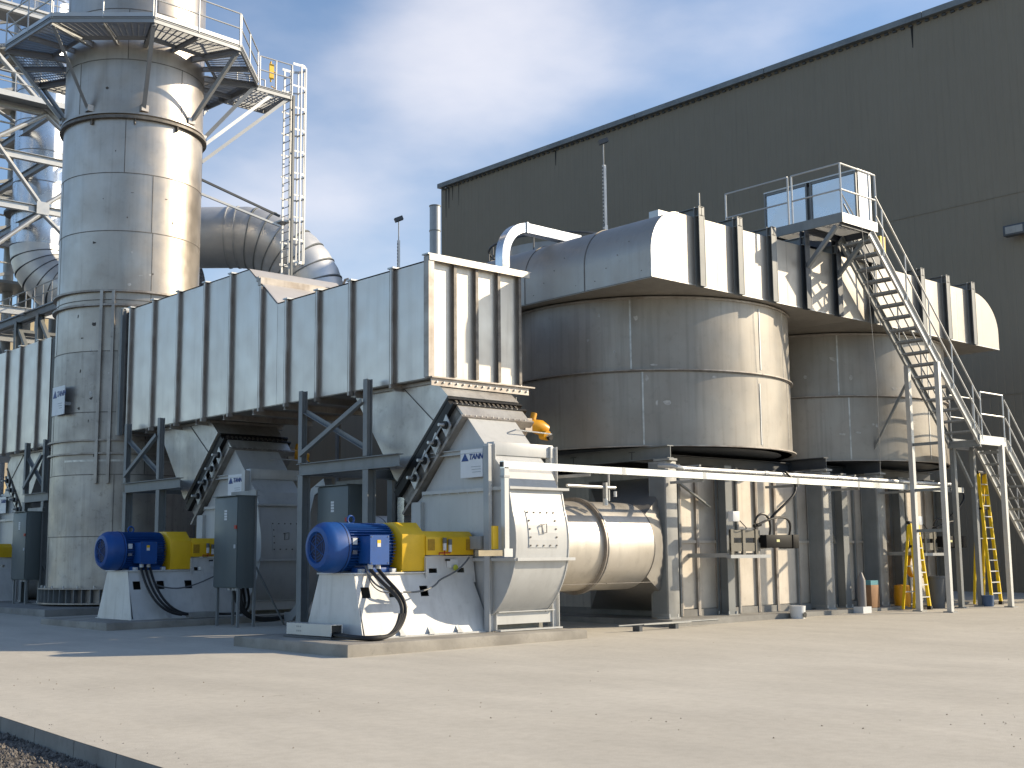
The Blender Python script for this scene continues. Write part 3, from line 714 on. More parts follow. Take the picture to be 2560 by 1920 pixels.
    MB().box(XA+.06, XB+.2, 19.02, 19.12, .60, .62).build('cross_channel_lip', FANG, t)
    MB().box(XA+.06, XB+.2, 19.4, 19.44, H0, .40).build('dark_panel', GREYL, t)
    MB().ibeam((XA-.04, 21.3, H0), (XA-.04, 21.3, 2.2), .16, .2, up=(1, 0, 0)).build('support_column', FANG, t)
    MB().box(XA-.1, XA+.3, 21.34, 21.66, 2.15, 2.88).build('tongue_box', FANG, t)
    # access door with bolts following the curved front
    def frontpt(z):
        for (a, b) in zip(fr, fr[1:]):
            if a[1] <= z <= b[1]: f = (z-a[1])/(b[1]-a[1]); return a[0]+(b[0]-a[0])*f
        return 18.45
    d = MB(); nz = 10; z0d, z1d, xa, xb = 1.88, 2.62, 17.12, 17.92
    for i in range(nz):
        za_, zb_ = z0d+(z1d-z0d)*i/nz, z0d+(z1d-z0d)*(i+1)/nz
        ya, yb_ = frontpt(za_), frontpt(zb_)
        d.hexa([(xa, ya-.014, za_), (xb, ya-.014, za_), (xb, yb_-.014, zb_), (xa, yb_-.014, zb_)], [(xa, ya+.01, za_), (xb, ya+.01, za_), (xb, yb_+.01, zb_), (xa, yb_+.01, zb_)])
    dd = d.build('access_door', FANG, t, smooth=True)
    for i in range(5):
        for z in (z0d+.04, z1d-.04):
            x = xa+.04+(xb-xa-.08)*i/4; y = frontpt(z); MB().cyl((x, y-.014, z), (x, y-.032, z), .019, 6).build('door_bolt', WELD, dd)
    for i in range(1, 4):
        for x in (xa+.04, xb-.04):
            z = z0d+.04+(z1d-z0d-.08)*i/4; y = frontpt(z); MB().cyl((x, y-.014, z), (x, y-.032, z), .019, 6).build('door_bolt', WELD, dd)
    y = frontpt(2.25)
    MB().tube([(17.45, y-.01, 2.33), (17.45, y-.06, 2.33), (17.58, y-.06, 2.35), (17.58, y-.06, 2.18), (17.45, y-.06, 2.16), (17.45, y-.06, 2.33)], .010, 6).build('handle', WELD, dd)
    # actuator shaft hole and small door on side, junction box
    MB().box(XA-.2, XA-.02, 19.28, 19.62, 1.86, 2.12).build('junction_box', GREYL, t, bevel=.008)
    # inlet: bell ring behind
    MB().xring((cy, cz), .6, 1.08, XB, XB+.25, 48).build('inlet_ring', FANG, t, smooth=True)
    # ---- sign
    s = thing('fan_sign', words['sign'], 'sign', (16.7, 19.65, 3.3), 'white notice boards on the fans')
    MB().box(16.70, 16.715, 19.30, 20.0, 3.32, 3.90).build('board', WHITE, s)
    sy = tr[3]
    if sy > 0:
        MB().prism([(19.96, 3.66), (19.74, 3.66), (19.85, 3.82)], 'x', 16.69, 16.699).build('logo_triangle', NAVY, s)
        xf = XF[0]; XF[0] = None
        text('TANN', .155, (16.694+tr[0], 19.725+tr[1], 3.69+tr[2]), NAVY, s, bold=.004, shear=.25); XF[0] = xf
        for i in range(3): MB().box(16.694, 16.699, 19.36, 19.66-.02*i, 3.53-.055*i, 3.54-.055*i).build('printed_line', GREYT, s)
    else:
        xf = XF[0]; XF[0] = None; yc = 20.2-(19.62-20.2)+tr[1]
        MB().prism([(yc+.31, 3.66+tr[2]), (yc+.08, 3.66+tr[2]), (yc+.195, 3.82+tr[2])], 'x', 16.69, 16.699).build('logo_triangle', NAVY, s)
        text('TANN', .165, (16.694+tr[0], yc+.07, 3.69+tr[2]), NAVY, s, bold=.004, shear=.25); XF[0] = xf
    # ---- damper between outlet and hopper
    dm = thing('damper', words['damper'], 'damper', (17.5, 21.1, 4.0), 'inclined dampers between fans and hoppers')
    # line along the slope (y,z)
    A_, B_ = Vector((20.36, 5.0)), Vector((22.16, 3.24)); dv = (B_-A_).normalized(); nv = Vector((-dv.y, dv.x))  # normal
    if nv.y > 0: nv = -nv
    # nv now points down/right towards the fan
    def quad(s0, s1, n0, n1): return [tuple(A_+dv*s0+nv*n0), tuple(A_+dv*s1+nv*n0), tuple(A_+dv*s1+nv*n1), tuple(A_+dv*s0+nv*n1)]
    Ls = (B_-A_).length
    MB().prism(quad(-.06, Ls, 0, .05), 'x', 16.62, 18.72).build('upper_flange', BLACK, dm)
    MB().prism(quad(0, Ls+.1, .05, .22), 'x', 16.63, 18.62).build('flexible_joint', BLACK, dm)
    w = MB()
    for i in range(14): w.prism(quad(-.035, .005, .055+.0*i, .19), 'x', 16.8+i*.13, 16.86+i*.13)
    w.build('joint_fold', FABR, dm)
    MB().prism(quad(-.08, Ls+.05, .2, .25), 'x', 16.62, 18.72).build('frame_flange', BLACK, dm)
    MB().prism(quad(0, Ls+.05, .25, .56), 'x', 16.74, 18.6).build('damper_frame', mat('damper_side_steel', (.36, .345, .325), .5, .4, .5, 3, tint=(.13, .12, .105), dirt=.4), dm)
    MB().prism(quad(-.05, .02, .25, .56), 'x', 16.74, 18.6).build('frame_face', HOPP, dm)
    MB().prism(quad(-.06, Ls+.25, .56, .62), 'x', 16.66, 18.7).build('lower_flange', STIFF, dm)
    for i in range(12):
        q = A_+dv*(-.07)+nv*.225; MB().box(16.725+i*.155, 16.745+i*.155, q.x-.012, q.x+.004, q.y-.012, q.y+.012).build('flange_bolt', WELDL, dm)
        q = A_+dv*(-.075)+nv*.59; MB().box(16.725+i*.155, 16.745+i*.155, q.x-.012, q.x+.004, q.y-.012, q.y+.012).build('flange_bolt', WELDL, dm)
    for i, s_ in enumerate((.38, .88, 1.38, 1.88)):
        c = A_+dv*(s_)+nv*.40
        pl = MB().prism([tuple(c+Vector(v)) for v in ((.0, .23), (.16, -.02), (0.0, -.25), (-.16, -.02))], 'x', 16.60, 16.62).build('bearing_plate', GALVL, dm)
        MB().cyl((16.40, c.x, c.y), (16.62, c.x, c.y), .035, 10).build('blade_shaft', GALVL, dm, smooth=True)
        MB().cyl((16.54, c.x, c.y), (16.60, c.x, c.y), .085, 12).build('bearing', BLACK, dm, smooth=True)
        MB().box(16.62, 16.75, c.x-.05, c.x+.05, c.y-.05, c.y+.05).build('bearing_stand', STIFF, dm)
        if i < 3:
            c2 = c+dv*.5; MB().bar((16.5, c.x, c.y), (16.5, c2.x, c2.y), .02, .03).build('linkage_bar', GALV, dm)
    # actuator on the far side
    ac = thing('damper_actuator', words['act'], 'actuator', (18.8, 20.0, 4.4), 'yellow damper actuators')
    MB().tube([(18.70, 20.15, 4.58), (18.9, 20.1, 4.55), (19.05, 20.05, 4.52), (19.2, 20.0, 4.48)], [.10, .15, .17, .11], 14).build('gearbox', YORA, ac, smooth=True)
    MB().cyl((19.0, 19.95, 4.35), (19.0, 19.78, 4.32), .11, 14).build('motor_cap', YORA, ac, smooth=True)
    MB().cyl((18.95, 20.2, 4.7), (19.0, 20.2, 4.85), .07, 12).build('cover', YORA, ac, smooth=True)
    MB().cyl((19.03, 19.9, 4.30), (19.03, 19.7, 4.27), .06, 10).build('hand_crank', BLACK, ac, smooth=True)
    MB().box(18.55, 18.75, 20.0, 20.3, 4.4, 4.7).build('mounting_bracket', STIFF, ac)
    MB().tube([(17.72, 19.66, 4.30), (17.85, 19.55, 4.36), (18.9, 19.55, 4.33), (18.95, 19.75, 4.3)], .016, 6).build('control_tube', GALVL, ac)
    # ---- motor
    mo = thing('electric_motor', words['motor'], 'electric motor', (14.2, 20.2, 1.47), 'blue electric motors driving the fans')
    C2 = (20.2, 1.91)
    vs = MB(); n = 48; prof = [(13.34, .28), (13.31, .30), (13.33, .385), (13.42, .455), (13.50, .478), (13.79, .484), (13.79, .455), (13.36, .27)]
    k = len(prof); V_ = [(x, C2[0]+r*cos(2*pi*i/n), C2[1]+r*sin(2*pi*i/n)) for i in range(n) for x, r in prof]
    vs.add(V_, [(i*k+j, ((i+1) % n)*k+j, ((i+1) % n)*k+(j+1) % k, i*k+(j+1) % k) for i in range(n) for j in range(k)])
    vs.build('fan_cowl', BLUE, mo, smooth=True)
    MB().cyl((13.37, C2[0], C2[1]), (13.39, C2[0], C2[1]), .29, 32).build('air_intake', BLUED, mo)
    gr = MB()
    for i in range(3):
        a = pi/2+i*pi/3; gr.tube([(13.315, C2[0]+.29*cos(a), C2[1]+.29*sin(a)), (13.30, C2[0], C2[1]), (13.315, C2[0]-.29*cos(a), C2[1]-.29*sin(a))], .007, 6)
    for r in (.06, .12, .18, .24): gr.xring(C2, r, r+.006, 13.318, 13.324, 32)
    gr.build('intake_grille', BLUE, mo)
    MB().xring(C2, .30, .489, 13.73, 13.742, 48).build('cowl_seam', BLUED, mo)
    MB().cyl((13.78, *C2), (14.80, *C2), .405, 48).build('motor_body', BLUED if False else BLUE, mo, smooth=True)
    MB().cyl((14.80, *C2), (14.87, *C2), .445, 48, r2=.30).build('end_bell', BLUE, mo, smooth=True)
    MB().cyl((14.87, *C2), (14.95, *C2), .07, 16).build('shaft', GALVL, mo, smooth=True)
    f0 = None; cnt = 0
    for i in range(46):
        a = 2*pi*i/46
        if abs(((a+pi/2+pi) % (2*pi))-pi) < .30: continue
        q = MB(); x_, y_ = cos(a), sin(a)
        q.bar((13.82, C2[0]+.435*x_, C2[1]+.435*y_), (14.84, C2[0]+.435*x_, C2[1]+.435*y_), .010, .07, up=(0, x_, y_))
        q.build('cooling_fin', BLUE, mo)
    for yy in (19.78, 20.45): MB().box(13.95, 14.85, yy, yy+.17, 1.43, 1.52).build('motor_foot', BLUE, mo, bevel=.008)
    MB().box(14.0, 14.8, 19.93, 20.47, 1.44, 1.60).build('motor_base', BLUE, mo)
    for x in (14.02, 14.76): MB().box(x-.05, x+.05, 19.68, 19.78, 1.43, 1.50).build('jacking_block', LABW, mo, bevel=.006)
    tb = MB().box(14.0, 14.40, 19.42, 19.80, 1.60, 2.11).build('terminal_box', BLUE, mo, bevel=.012)
    MB().box(13.98, 14.42, 19.385, 19.42, 1.58, 2.13).build('terminal_cover', BLUE, tb)
    for x in (14.01, 14.39):
        for z in (1.61, 2.10): MB().cyl((x, 19.385, z), (x, 19.375, z), .012, 6).build('screw', CABLG, tb)
    MB().box(14.14, 14.22, 19.378, 19.384, 1.98, 2.04).build('warning_label', YELL, tb)
    MB().box(14.14, 14.22, 19.378, 19.384, 1.91, 1.979).build('label', LABW, tb)
    MB().box(13.83, 13.93, 19.73, 19.76, 1.96, 2.08).build('nameplate', LABW, mo)
    MB().box(13.83, 13.93, 19.73, 19.76, 1.78, 1.85).build('nameplate', mat('plate_grey', (.25, .26, .28), .4, .5), mo)
    ey = MB(); P_ = [(14.22+.0, 20.2+.07*cos(2*pi*i/18), 2.47+.07*sin(2*pi*i/18)) for i in range(19)]
    ey = MB(); P_ = [(14.10+.075*cos(2*pi*i/18), 20.2, 2.44+.075*sin(2*pi*i/18)) for i in range(19)]
    ey.tube(P_, .02, 8); ey.cyl((14.10, 20.2, 2.32), (14.10, 20.2, 2.37), .045, 12); ey.build('lifting_eye', BLUE, mo, smooth=True)
    for i, x in enumerate((14.10, 14.28)): MB().cyl((x, 19.55, 1.59), (x, 19.55, 1.50), .05, 12).build('cable_gland', LABW, mo, smooth=True)
    # ---- cables
    if sy > 0 and tr[1] == 0:
        cb = thing('motor_cables', 'thick black cables looping from the nearest blue motor down to the pad', 'cable', (14.4, 19.0, H0), 'black power cables of the motors')
        for i, x in enumerate((14.10, 14.28)):
            def loop(o): return (bez((x+o, 19.55, 1.5), (x+.05+o, 19.2, 1.15), (14.36+.08*i+o, 18.85, 1.02), (14.3+.08*i+o, 18.83, .7))[:-1]
                + bez((14.3+.08*i+o, 18.83, .7), (14.24+.08*i+o, 18.82, .42), (13.98+o, 18.7-.03*i, .27), (13.66, 18.7-.06*i, .27+.03*i))[:-1]
                + bez((13.66, 18.7-.06*i, .27+.03*i), (13.3, 18.72-.06*i, .28), (13.36, 19.2, .30), (13.38+.03*i, 19.64, .33)))
            MB().tube(loop(0), .036, 8).build('cable', BLACK, cb, smooth=True)
            MB().tube([p+Vector((-.05, -.01, -.015)) for p in loop(0)[14:]], .031, 8).build('cable', BLACK, cb, smooth=True)
        MB().tube(bez((14.02, 19.58, 1.55), (14.0, 19.45, 1.25), (14.15, 19.3, 1.1), (14.5, 19.28, 1.08))[:-1]+bez((14.5, 19.28, 1.08), (14.9, 19.25, 1.02), (15.3, 19.2, 1.05), (15.6, 19.35, 1.25))[:-1]+bez((15.6, 19.35, 1.25), (15.9, 19.5, 1.36), (16.2, 19.5, 1.36), (16.5, 19.5, 1.70)), .018, 8).build('signal_cable', CABLG, cb, smooth=True)
        MB().tube(bez((14.02, 19.58, 1.55), (14.0, 19.4, 1.0), (14.3, 19.3, 1.05), (14.5, 19.28, 1.06)), .012, 6).build('signal_cable', CABLG, cb, smooth=True)
        MB().tube([(14.5, 19.27, 1.09), (14.64, 19.27, 1.05)], .032, 8).build('coupling', LABW, cb)
        ch = thing('cable_trough', 'grey steel wireway lying on the pad in front of the nearest fan base', 'cable trough', (13.1, 19.8, H0))
        MB().box(13.26, 13.28, 19.6, 21.1, .28, .48).box(13.26, 13.52, 19.6, 21.1, .48, .495).box(13.5, 13.52, 19.6, 21.1, .28, .48).build('channel', GALVL, ch)
        MB().box(13.28, 13.50, 19.63, 19.65, .28, .475).build('dark_opening', BLACK, ch)
        MB().box(13.22, 13.56, 19.55, 21.15, .23, .265).build('base_strip', DARKS, ch)
        for y in (20.6, 20.66, 20.72):
            for z in (.34, .42): MB().box(13.255, 13.26, y, y+.03, z, z+.03).build('knockout', GALV, ch)
    else:
        cb = thing('motor_cables', words['cab'], 'cable', (14.4, 19.0, H0), 'black power cables of the motors')
        for i, x in enumerate((14.08, 14.2, 14.32)):
            pts = bez((x, 19.55, 1.5), (x+.0, 19.2, .9), (x+.15, 18.85, .4), (x+.75, 18.8, .34))
            MB().tube(pts, .032, 8).build('cable', BLACK, cb, smooth=True)
        MB().box(15.0, 15.75, 18.72, 18.92, .27, .39).build('wireway_box', GREYL, cb)
        if sy > 0:
            for i in range(2): MB().tube(bez((15.75, 18.8, .33), (16.5, 18.7, .3), (15.9+.15*i, 17.5, .3), (15.7+.12*i, 17.4, .98)), .032, 8).build('cable', BLACK, cb, smooth=True)
        MB().tube(bez((14.3, 19.3, 1.1), (14.9, 19.2, .85), (15.3, 19.2, 1.0), (16.2, 19.5, 1.3)), .018, 6).build('signal_cable', CABLG, cb, smooth=True)
    XF[0] = None

fan_unit((0, 0, 0, 1), dict(fan='nearest light grey centrifugal fan on a white pedestal with sunlit scroll casing', sign='white notice board with blue triangle on the nearest fan',
    damper='black inclined damper above the nearest sunlit fan', act='yellow actuator catching the sun at the top of the nearest fan',
    motor='nearest blue finned motor, partly in sun, on the white pedestal', cab=''), 0)
fan_unit((.2, 9.88, .03, 1), dict(fan='shaded middle fan half hidden by a tall electrical cabinet', sign='white notice board above the cabinet on the middle fan',
    damper='black inclined damper above the shaded middle fan', act='yellow actuator in shade left of the front support frame',
    motor='blue finned motor in shade in front of the near stack', cab='black cables running down the shaded middle fan base'), 0)
fan_unit((.2, 25.2, .1, -1), dict(fan='farthest fan at the left edge of the picture behind a cabinet', sign='small white notice board on the farthest fan',
    damper='damper above the farthest fan at left', act='yellow actuator of the farthest fan at left',
    motor='farthest blue motor at the left edge', cab='black cables of the farthest fan at left'), 0)
slabbox('fan_pad', 'raised concrete pad under the nearest fan, its long edge in sun', 12.72, 18.6, 18.28, 22.14, .225, PADC)
slabbox('fan_pad', 'raised concrete pad in shade under the middle fan', 12.95, 18.6, 28.35, 32.2, .265, PADC)

# ------------------------------------------------------------------ hoppers under the headers
def hopper(oy, sy, label, ox=0):
    XF[0] = (ox, oy, 0, sy)
    t = thing('outlet_hopper', label, 'hopper', (17.7, 22, 5.3), 'steel hoppers under the header ducts')
    poly = [(20.36, 5.08), (22.12, 3.36), (22.2, 3.42), (23.75, 5.42), (20.75, 5.42)]
    MB().prism(poly, 'x', 16.66, 18.68).build('hopper_body', HOPP, t)
    MB().bar((16.65, 21.9, 5.40), (16.65, 20.85, 4.60), .012, .02, up=(1, 0, 0)).build('fold_seam', WELD, t)
    MB().box(16.6, 18.74, 20.7, 23.8, 5.38, 5.45).build('hopper_flange', STIFF, t)
    XF[0] = None
hopper(0, 1, 'tapered steel hopper under the sunlit end of the header, striped by frame shadows')
hopper(9.88, 1, 'tapered steel hopper in shade above the middle fan', .1)
hopper(25.2, -1, 'tapered steel hopper left of the near stack', .1)

# ------------------------------------------------------------------ support frames
def support(y0, y1, label, foot=.06, right=True):
    t = thing('support_frame', label, 'steel frame', (16.2, (y0+y1)/2, foot), 'grey steel frames carrying the header ducts')
    x = 16.2
    for y in (y0, y1):
        MB().ibeam((x, y, foot+.02), (x, y, 3.62), .2, .22, up=(1, 0, 0)).build('column', GREYP, t)
        MB().box(x-.2, x+.2, y-.2, y+.2, foot-.06, foot+.03).build('base_plate', GREYP, t)
        MB().ibeam((x-.05, y, 3.92), (x-.05, y, 5.62), .15, .15, up=(1, 0, 0)).build('upper_post', GREYP, t)
        for xx in (x-.11, x+.11):
            for yy in (y-.08, y+.08): MB().cyl((xx, yy, foot+.03), (xx, yy, foot+.09), .02, 6).build('anchor_bolt', GALVL, t)
        MB().ibeam((x, y, 3.77), (x+2.6, y, 3.77), .2, .28).build('cross_beam', GREYP, t)
        MB().ibeam((x+2.6, y, foot), (x+2.6, y, 3.62), .2, .22, up=(1, 0, 0)).build('column', GREYP, t)
        MB().ibeam((x+2.6, y, 3.92), (x+2.6, y, 5.42), .15, .15, up=(1, 0, 0)).build('upper_post', GREYP, t)
    e = y0-1.1 if right else y0-.2
    MB().ibeam((x, y1+.2, 3.77), (x, e, 3.77), .2, .28).build('front_beam', GREYP, t)
    MB().ibeam((x+2.6, y1+.2, 3.77), (x+2.6, e, 3.77), .2, .28).build('rear_beam', GREYP, t)
    MB().angle((x-.14, y0+.05, 5.15), (x-.14, y1-.05, 4.1), .10).build('brace', GREYP, t)
    MB().angle((x-.05, y1-.05, 5.15), (x-.05, y0+.05, 4.1), .10).build('brace', GREYP, t)
support(22.52, 25.12, 'grey steel frame with cross bracing behind the nearest blue motor')
support(32.3, 34.35, 'grey steel frame with cross bracing in front of the near stack')
support(40.3, 41.85, 'grey steel frame with cross bracing left of the near stack', foot=.36, right=False)
t = thing('rear_post', 'slim grey post under the back corner of the header end', 'post', (19.1, 21.0, .1))
MB().ibeam((19.1, 21.05, .1), (19.1, 21.05, 5.3), .16, .16, up=(1, 0, 0)).build('post', GREYL, t)

# ------------------------------------------------------------------ electrical cabinets
def cabinet(x, y, z, w, h, d, zf, label, legs=True):
    t = thing('electrical_cabinet', label, 'electrical cabinet', (x, y, zf), 'grey electrical cabinets beside the fans')
    MB().box(x+.03, x+d, y-w/2, y+w/2, z, z+h).build('enclosure', CABG, t, bevel=.012)
    dr = MB().box(x, x+.028, y-w/2+.01, y+w/2-.01, z+.02, z+h-.02).build('door', CABG, t, bevel=.008)
    MB().box(x-.03, x, y-w/2+.05, y-w/2+.09, z+h*.43, z+h*.47).build('handle', LABW, dr)
    MB().box(x-.035, x, y-w/2+.0, y-w/2+.08, z+h*.64, z+h*.68).build('disconnect_switch', RED, dr)
    for i in range(4): MB().box(x-.004, x, y-.06, y+.06, z+h*.74+i*.065, z+h*.74+i*.065+.05).build('label_plate', LABW, dr)
    MB().box(x-.05, x+d+.05, y-w/2-.02, y+w/2+.02, z+h, z+h+.02).build('drip_cap', CABG, t)
    if legs:
        for yy in (y-w/2+.06, y+w/2-.06):
            for xx in (x+.1, x+d+.05): MB().chan((xx, yy, zf), (xx, yy, z+h+.15 if xx > x+.2 else z), .06, .06, t=.006, up=(1, 0, 0)).build('leg', GREYP, t)
        MB().angle((x+d+.1, y-w/2+.05, z+.5), (x+d+.95, y-w/2+.05, zf), .05).build('back_stay', GREYP, t)
        MB().chan((x+d+.05, y-w/2-.05, z+h+.08), (x+d+.05, y+w/2+.05, z+h+.08), .1, .14).build('top_channel', GREYL, t)
    for yy in (y-.25, y-.1, y+.1): MB().cyl((x+.2, yy, z-.06), (x+.2, yy, z), .05, 10).build('conduit_hub', LABW, t, smooth=True)
    return t
cabinet(15.5, 27.48, 1.02, 1.1, 2.2, .48, .04, 'tall grey green cabinet on legs in front of the middle fan')
cabinet(16.35, 24.15, 1.05, 1.25, 2.3, .55, .05, 'grey green cabinet standing behind the nearest blue motor')
cabinet(15.55, 40.7, 1.12, 1.1, 2.15, .48, .36, 'grey green cabinet at far left beside the foundation')

# ------------------------------------------------------------------ oxidiser base casing with ribs
def base_casing():
    t = thing('oxidiser_base', 'long ribbed steel casing under both round tanks, in patches of sun', 'steel casing', (29.5, 20.1, .1))
    y0 = 20.0; xs = [23.55, 24.2, 24.98, 25.8, 26.6, 27.4, 28.35, 29.3, 30.2, 31.1, 32.0, 32.9, 33.9, 35.0, 36.2]
    for a, b in zip(xs, xs[1:]):
        for (za, zb) in ((.42, 2.02), (2.03, 3.85)):
            MB().box(a+.004, b-.004, y0, y0+.03, za, zb).build('casing_panel', BASEP, t)
    for i, x in enumerate(xs):
        MB().box(x-.04, x+.04, y0-.07, y0, .25, 3.9).build('rib', STIFF if i % 3 else GREYP, t)
        MB().box(x-.0, x+.04, y0-.076, y0-.07, .25, 3.9).build('rib_edge', STIFF, t)
    MB().box(23.55, 36.2, y0+.03, 26, .4, 3.86).build('casing_body', BASEP, t)
    MB().box(23.5, 36.3, y0-.05, 26.1, .1, .4).build('plinth', SLABC, t)
    MB().box(23.55, 36.2, y0-.05, y0, 1.99, 2.06).build('mid_angle', BASEP, t)
    # flare from round duct to casing
    n = 40; g = MB(); vs = []
    for i in range(n):
        a = 2*pi*i/n; c_, s_ = cos(a), sin(a); vs.append((21.8, 20.2+1.0*c_, 1.93+1.0*s_))
    for i in range(n):
        a = 2*pi*i/n; c_, s_ = cos(a), sin(a); k = 1/max(abs(c_), abs(s_)); vs.append((23.5, 21.5+1.45*c_*k, 1.98+1.62*s_*k))
    g.add(vs, [(i, (i+1) % n, n+(i+1) % n, n+i) for i in range(n)]).build('flare', BOXS, t, smooth=True)
    for zz in (): MB().tube([(21.52, 20.2-.80, 1.93+(zz-1.93)*.58), (23.5, 19.77, 1.93+(zz-1.93)*1.45)], .008, 5).build('fold_seam', WELD, t)
base_casing()
def inlet_duct(oy, ox, xe, label):
    XF[0] = (ox, oy, 0, 1)
    t = thing('fan_inlet_duct', label, 'duct', (20.2, 20.2, .9), 'round inlet ducts behind the fans')
    segs = [18.45, 20.18, xe] if xe < 23 else [18.45, 20.0, 21.6, 23.2, xe]
    for i, (a, b) in enumerate(zip(segs, segs[1:])):
        MB().cyl((a, 20.2, 1.93), (b-.01, 20.2, 1.93), 1.0, 64, caps=False).build('duct_section', mat('inlet_duct_steel', (.62, .585, .53), .42, .55, .25, .8, rnd=.05, tint=(.48, .44, .38), streak=.2, dirt=.2, wave=.05, bscale=1.2), t, smooth=True)
        MB().xring((20.2, 1.93), .99, 1.006, b-.03, b+.0, 64).build('seam', WELD, t, smooth=True)
        MB().box(a+.02, b-.02, 19.19+.03, 19.22+.03, 1.1, 1.112).build('long_seam', WELD, t)
    MB().xring((20.2, 1.93), .99, 1.085, 20.12, 20.16, 64).build('flange', STIFF, t, smooth=True)
    MB().xring((20.2, 1.93), .99, 1.075, 20.20, 20.23, 64).build('flange', WELDL, t, smooth=True)
    MB().xring((20.2, 1.93), .98, 1.01, 20.16, 20.20, 64).build('joint', BLACK, t, smooth=True)
    XF[0] = None
inlet_duct(0, 0, 21.8, 'sunlit round stainless duct between the nearest fan and the casing')
inlet_duct(9.88, .2, 26.0, 'round duct in deep shade behind the middle fan')

# ------------------------------------------------------------------ frame under the tanks
def tank_frame():
    t = thing('tank_support_frame', 'row of tall grey columns with beams carrying the two round tanks', 'steel frame', (29, 19.5, .1))
    def ped(x, y, z0):
        MB().box(x-.2, x+.2, y-.2, y+.2, z0-.1, z0+.02).build('base_plate', GREYL, t)
        for dx in (-.15, .15):
            for dy in (-.15, .15): MB().cyl((x+dx, y+dy, z0), (x+dx, y+dy, z0+.09), .02, 6).build('anchor_bolt', GALVL, t)
    for x in (22.62, 29.0, 31.65):
        z0 = .26
        MB().box(x-.13, x+.26, 19.44, 19.98, z0, 3.90).build('column', GREYL, t, bevel=.012); ped(x+.04, 19.6, z0); MB().box(x-.135, x-.13, 19.49, 19.93, z0+.1, 3.85).build('column_shade_face', GREYP, t)  # darker grey plate paints the shade on the column's left face
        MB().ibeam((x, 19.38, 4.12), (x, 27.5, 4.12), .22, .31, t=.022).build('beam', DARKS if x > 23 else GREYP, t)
        MB().box(x-.14, x+.14, 19.3, 19.8, 3.91, 3.96).build('cap_plate', GREYL, t)
    for x in (25.05, 30.15, 33.1, 35.6):
        MB().ibeam((x, 19.78, .24), (x, 19.78, 3.9), .26, .34, t=.022, up=(0, 1, 0)).build('column', GREYP, t); ped(x, 19.75, .24)
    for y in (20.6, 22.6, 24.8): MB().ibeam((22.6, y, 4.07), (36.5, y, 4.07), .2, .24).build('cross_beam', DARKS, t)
    for x in (22.62, 29.0, 31.65): MB().ibeam((x, 26.5, .1), (x, 26.5, 3.96), .26, .30, up=(1, 0, 0)).build('column', GREYP, t)
    MB().angle((22.8, 19.75, 3.7), (24.6, 19.85, 2.9), .08).build('brace', GREYP, t)
    MB().angle((29.2, 19.75, 3.0), (30.0, 19.85, 2.0), .07).build('brace', GREYP, t)
    MB().box(22.2, 37, 19.1, 27, -.1, .235).build('foundation', SLABC, t)
tank_frame()

# ------------------------------------------------------------------ round tanks
def tank(c, label, seamdeg):
    R, z0, zm, z1 = 3.84, 4.28, 6.15, 7.95
    t = thing('round_tank', label, 'tank', (c[0], c[1], z0), 'round steel tanks under the plenum duct')
    shell(t, c, R, z0+.03, zm, TANK, 5, radians(seamdeg+4), weld=WELDL, seg=28, wsz=.02)
    shell(t, c, R, zm, z1, TANK, 5, radians(seamdeg), weld=WELDL, seg=28, wsz=.02)
    MB().ring(c, R, R+.075, zm-.03, zm+.0, 120).build('stiffener_ring', STIFF, t)
    MB().ring(c, R, R+.03, zm-.06, zm-.03, 120).build('stiffener_ring', WELD, t)
    MB().ring(c, R, R+.05, z1-.07, z1-.03, 120).build('top_ring', STIFF, t)
    MB().ring(c, R-.3, R+.10, z0, z0+.03, 120).build('bottom_ring', STIFF, t)
    MB().ring(c, .05, R-.02, z0+.0, z0+.02, 80).build('tank_floor', DARKS, t)
    MB().ring(c, R-.35, R-.12, z0+.05, z1, 60).build('lining', DARKS, t)
    for a in (-91, -90): 
        a = radians(a-180 if False else a); MB().ring(c, R-.01, R+.012, z0+.1 if a < -1.58 else zm+.1, zm-.25 if a < -1.58 else z1-.15, 1, a-.004, a+.004).build('vertical_weld', GALVL, t)
    # chalky patches where labels were pulled off
    rr = random.Random(int(c[0]))
    P = mat('scuff_patch', (.46, .455, .44), .6, .1, .5, 9)
    for _ in range(9):
        a = radians(rr.uniform(-160, -110)); z = rr.uniform(5.0, 7.6); h = rr.uniform(.03, .10); w = rr.uniform(.01, .035)
        g = MB(); k = 7; vs = []
        for i in range(k):
            q = 2*pi*i/k; f = rr.uniform(.5, 1.1); vs.append((c[0]+(R+.003)*cos(a+w*f*cos(q)), c[1]+(R+.003)*sin(a+w*f*cos(q)), z+h*f*sin(q)))
        g.add(vs, [tuple(range(k))]).build('scuff', P, t)
tank((25.4, 22.6), 'nearest round steel tank with two courses, beside the sunlit duct end', -143.2)
tank((33.45, 22.6), 'farther round steel tank behind the stairs, striped by shadows', -136.7)

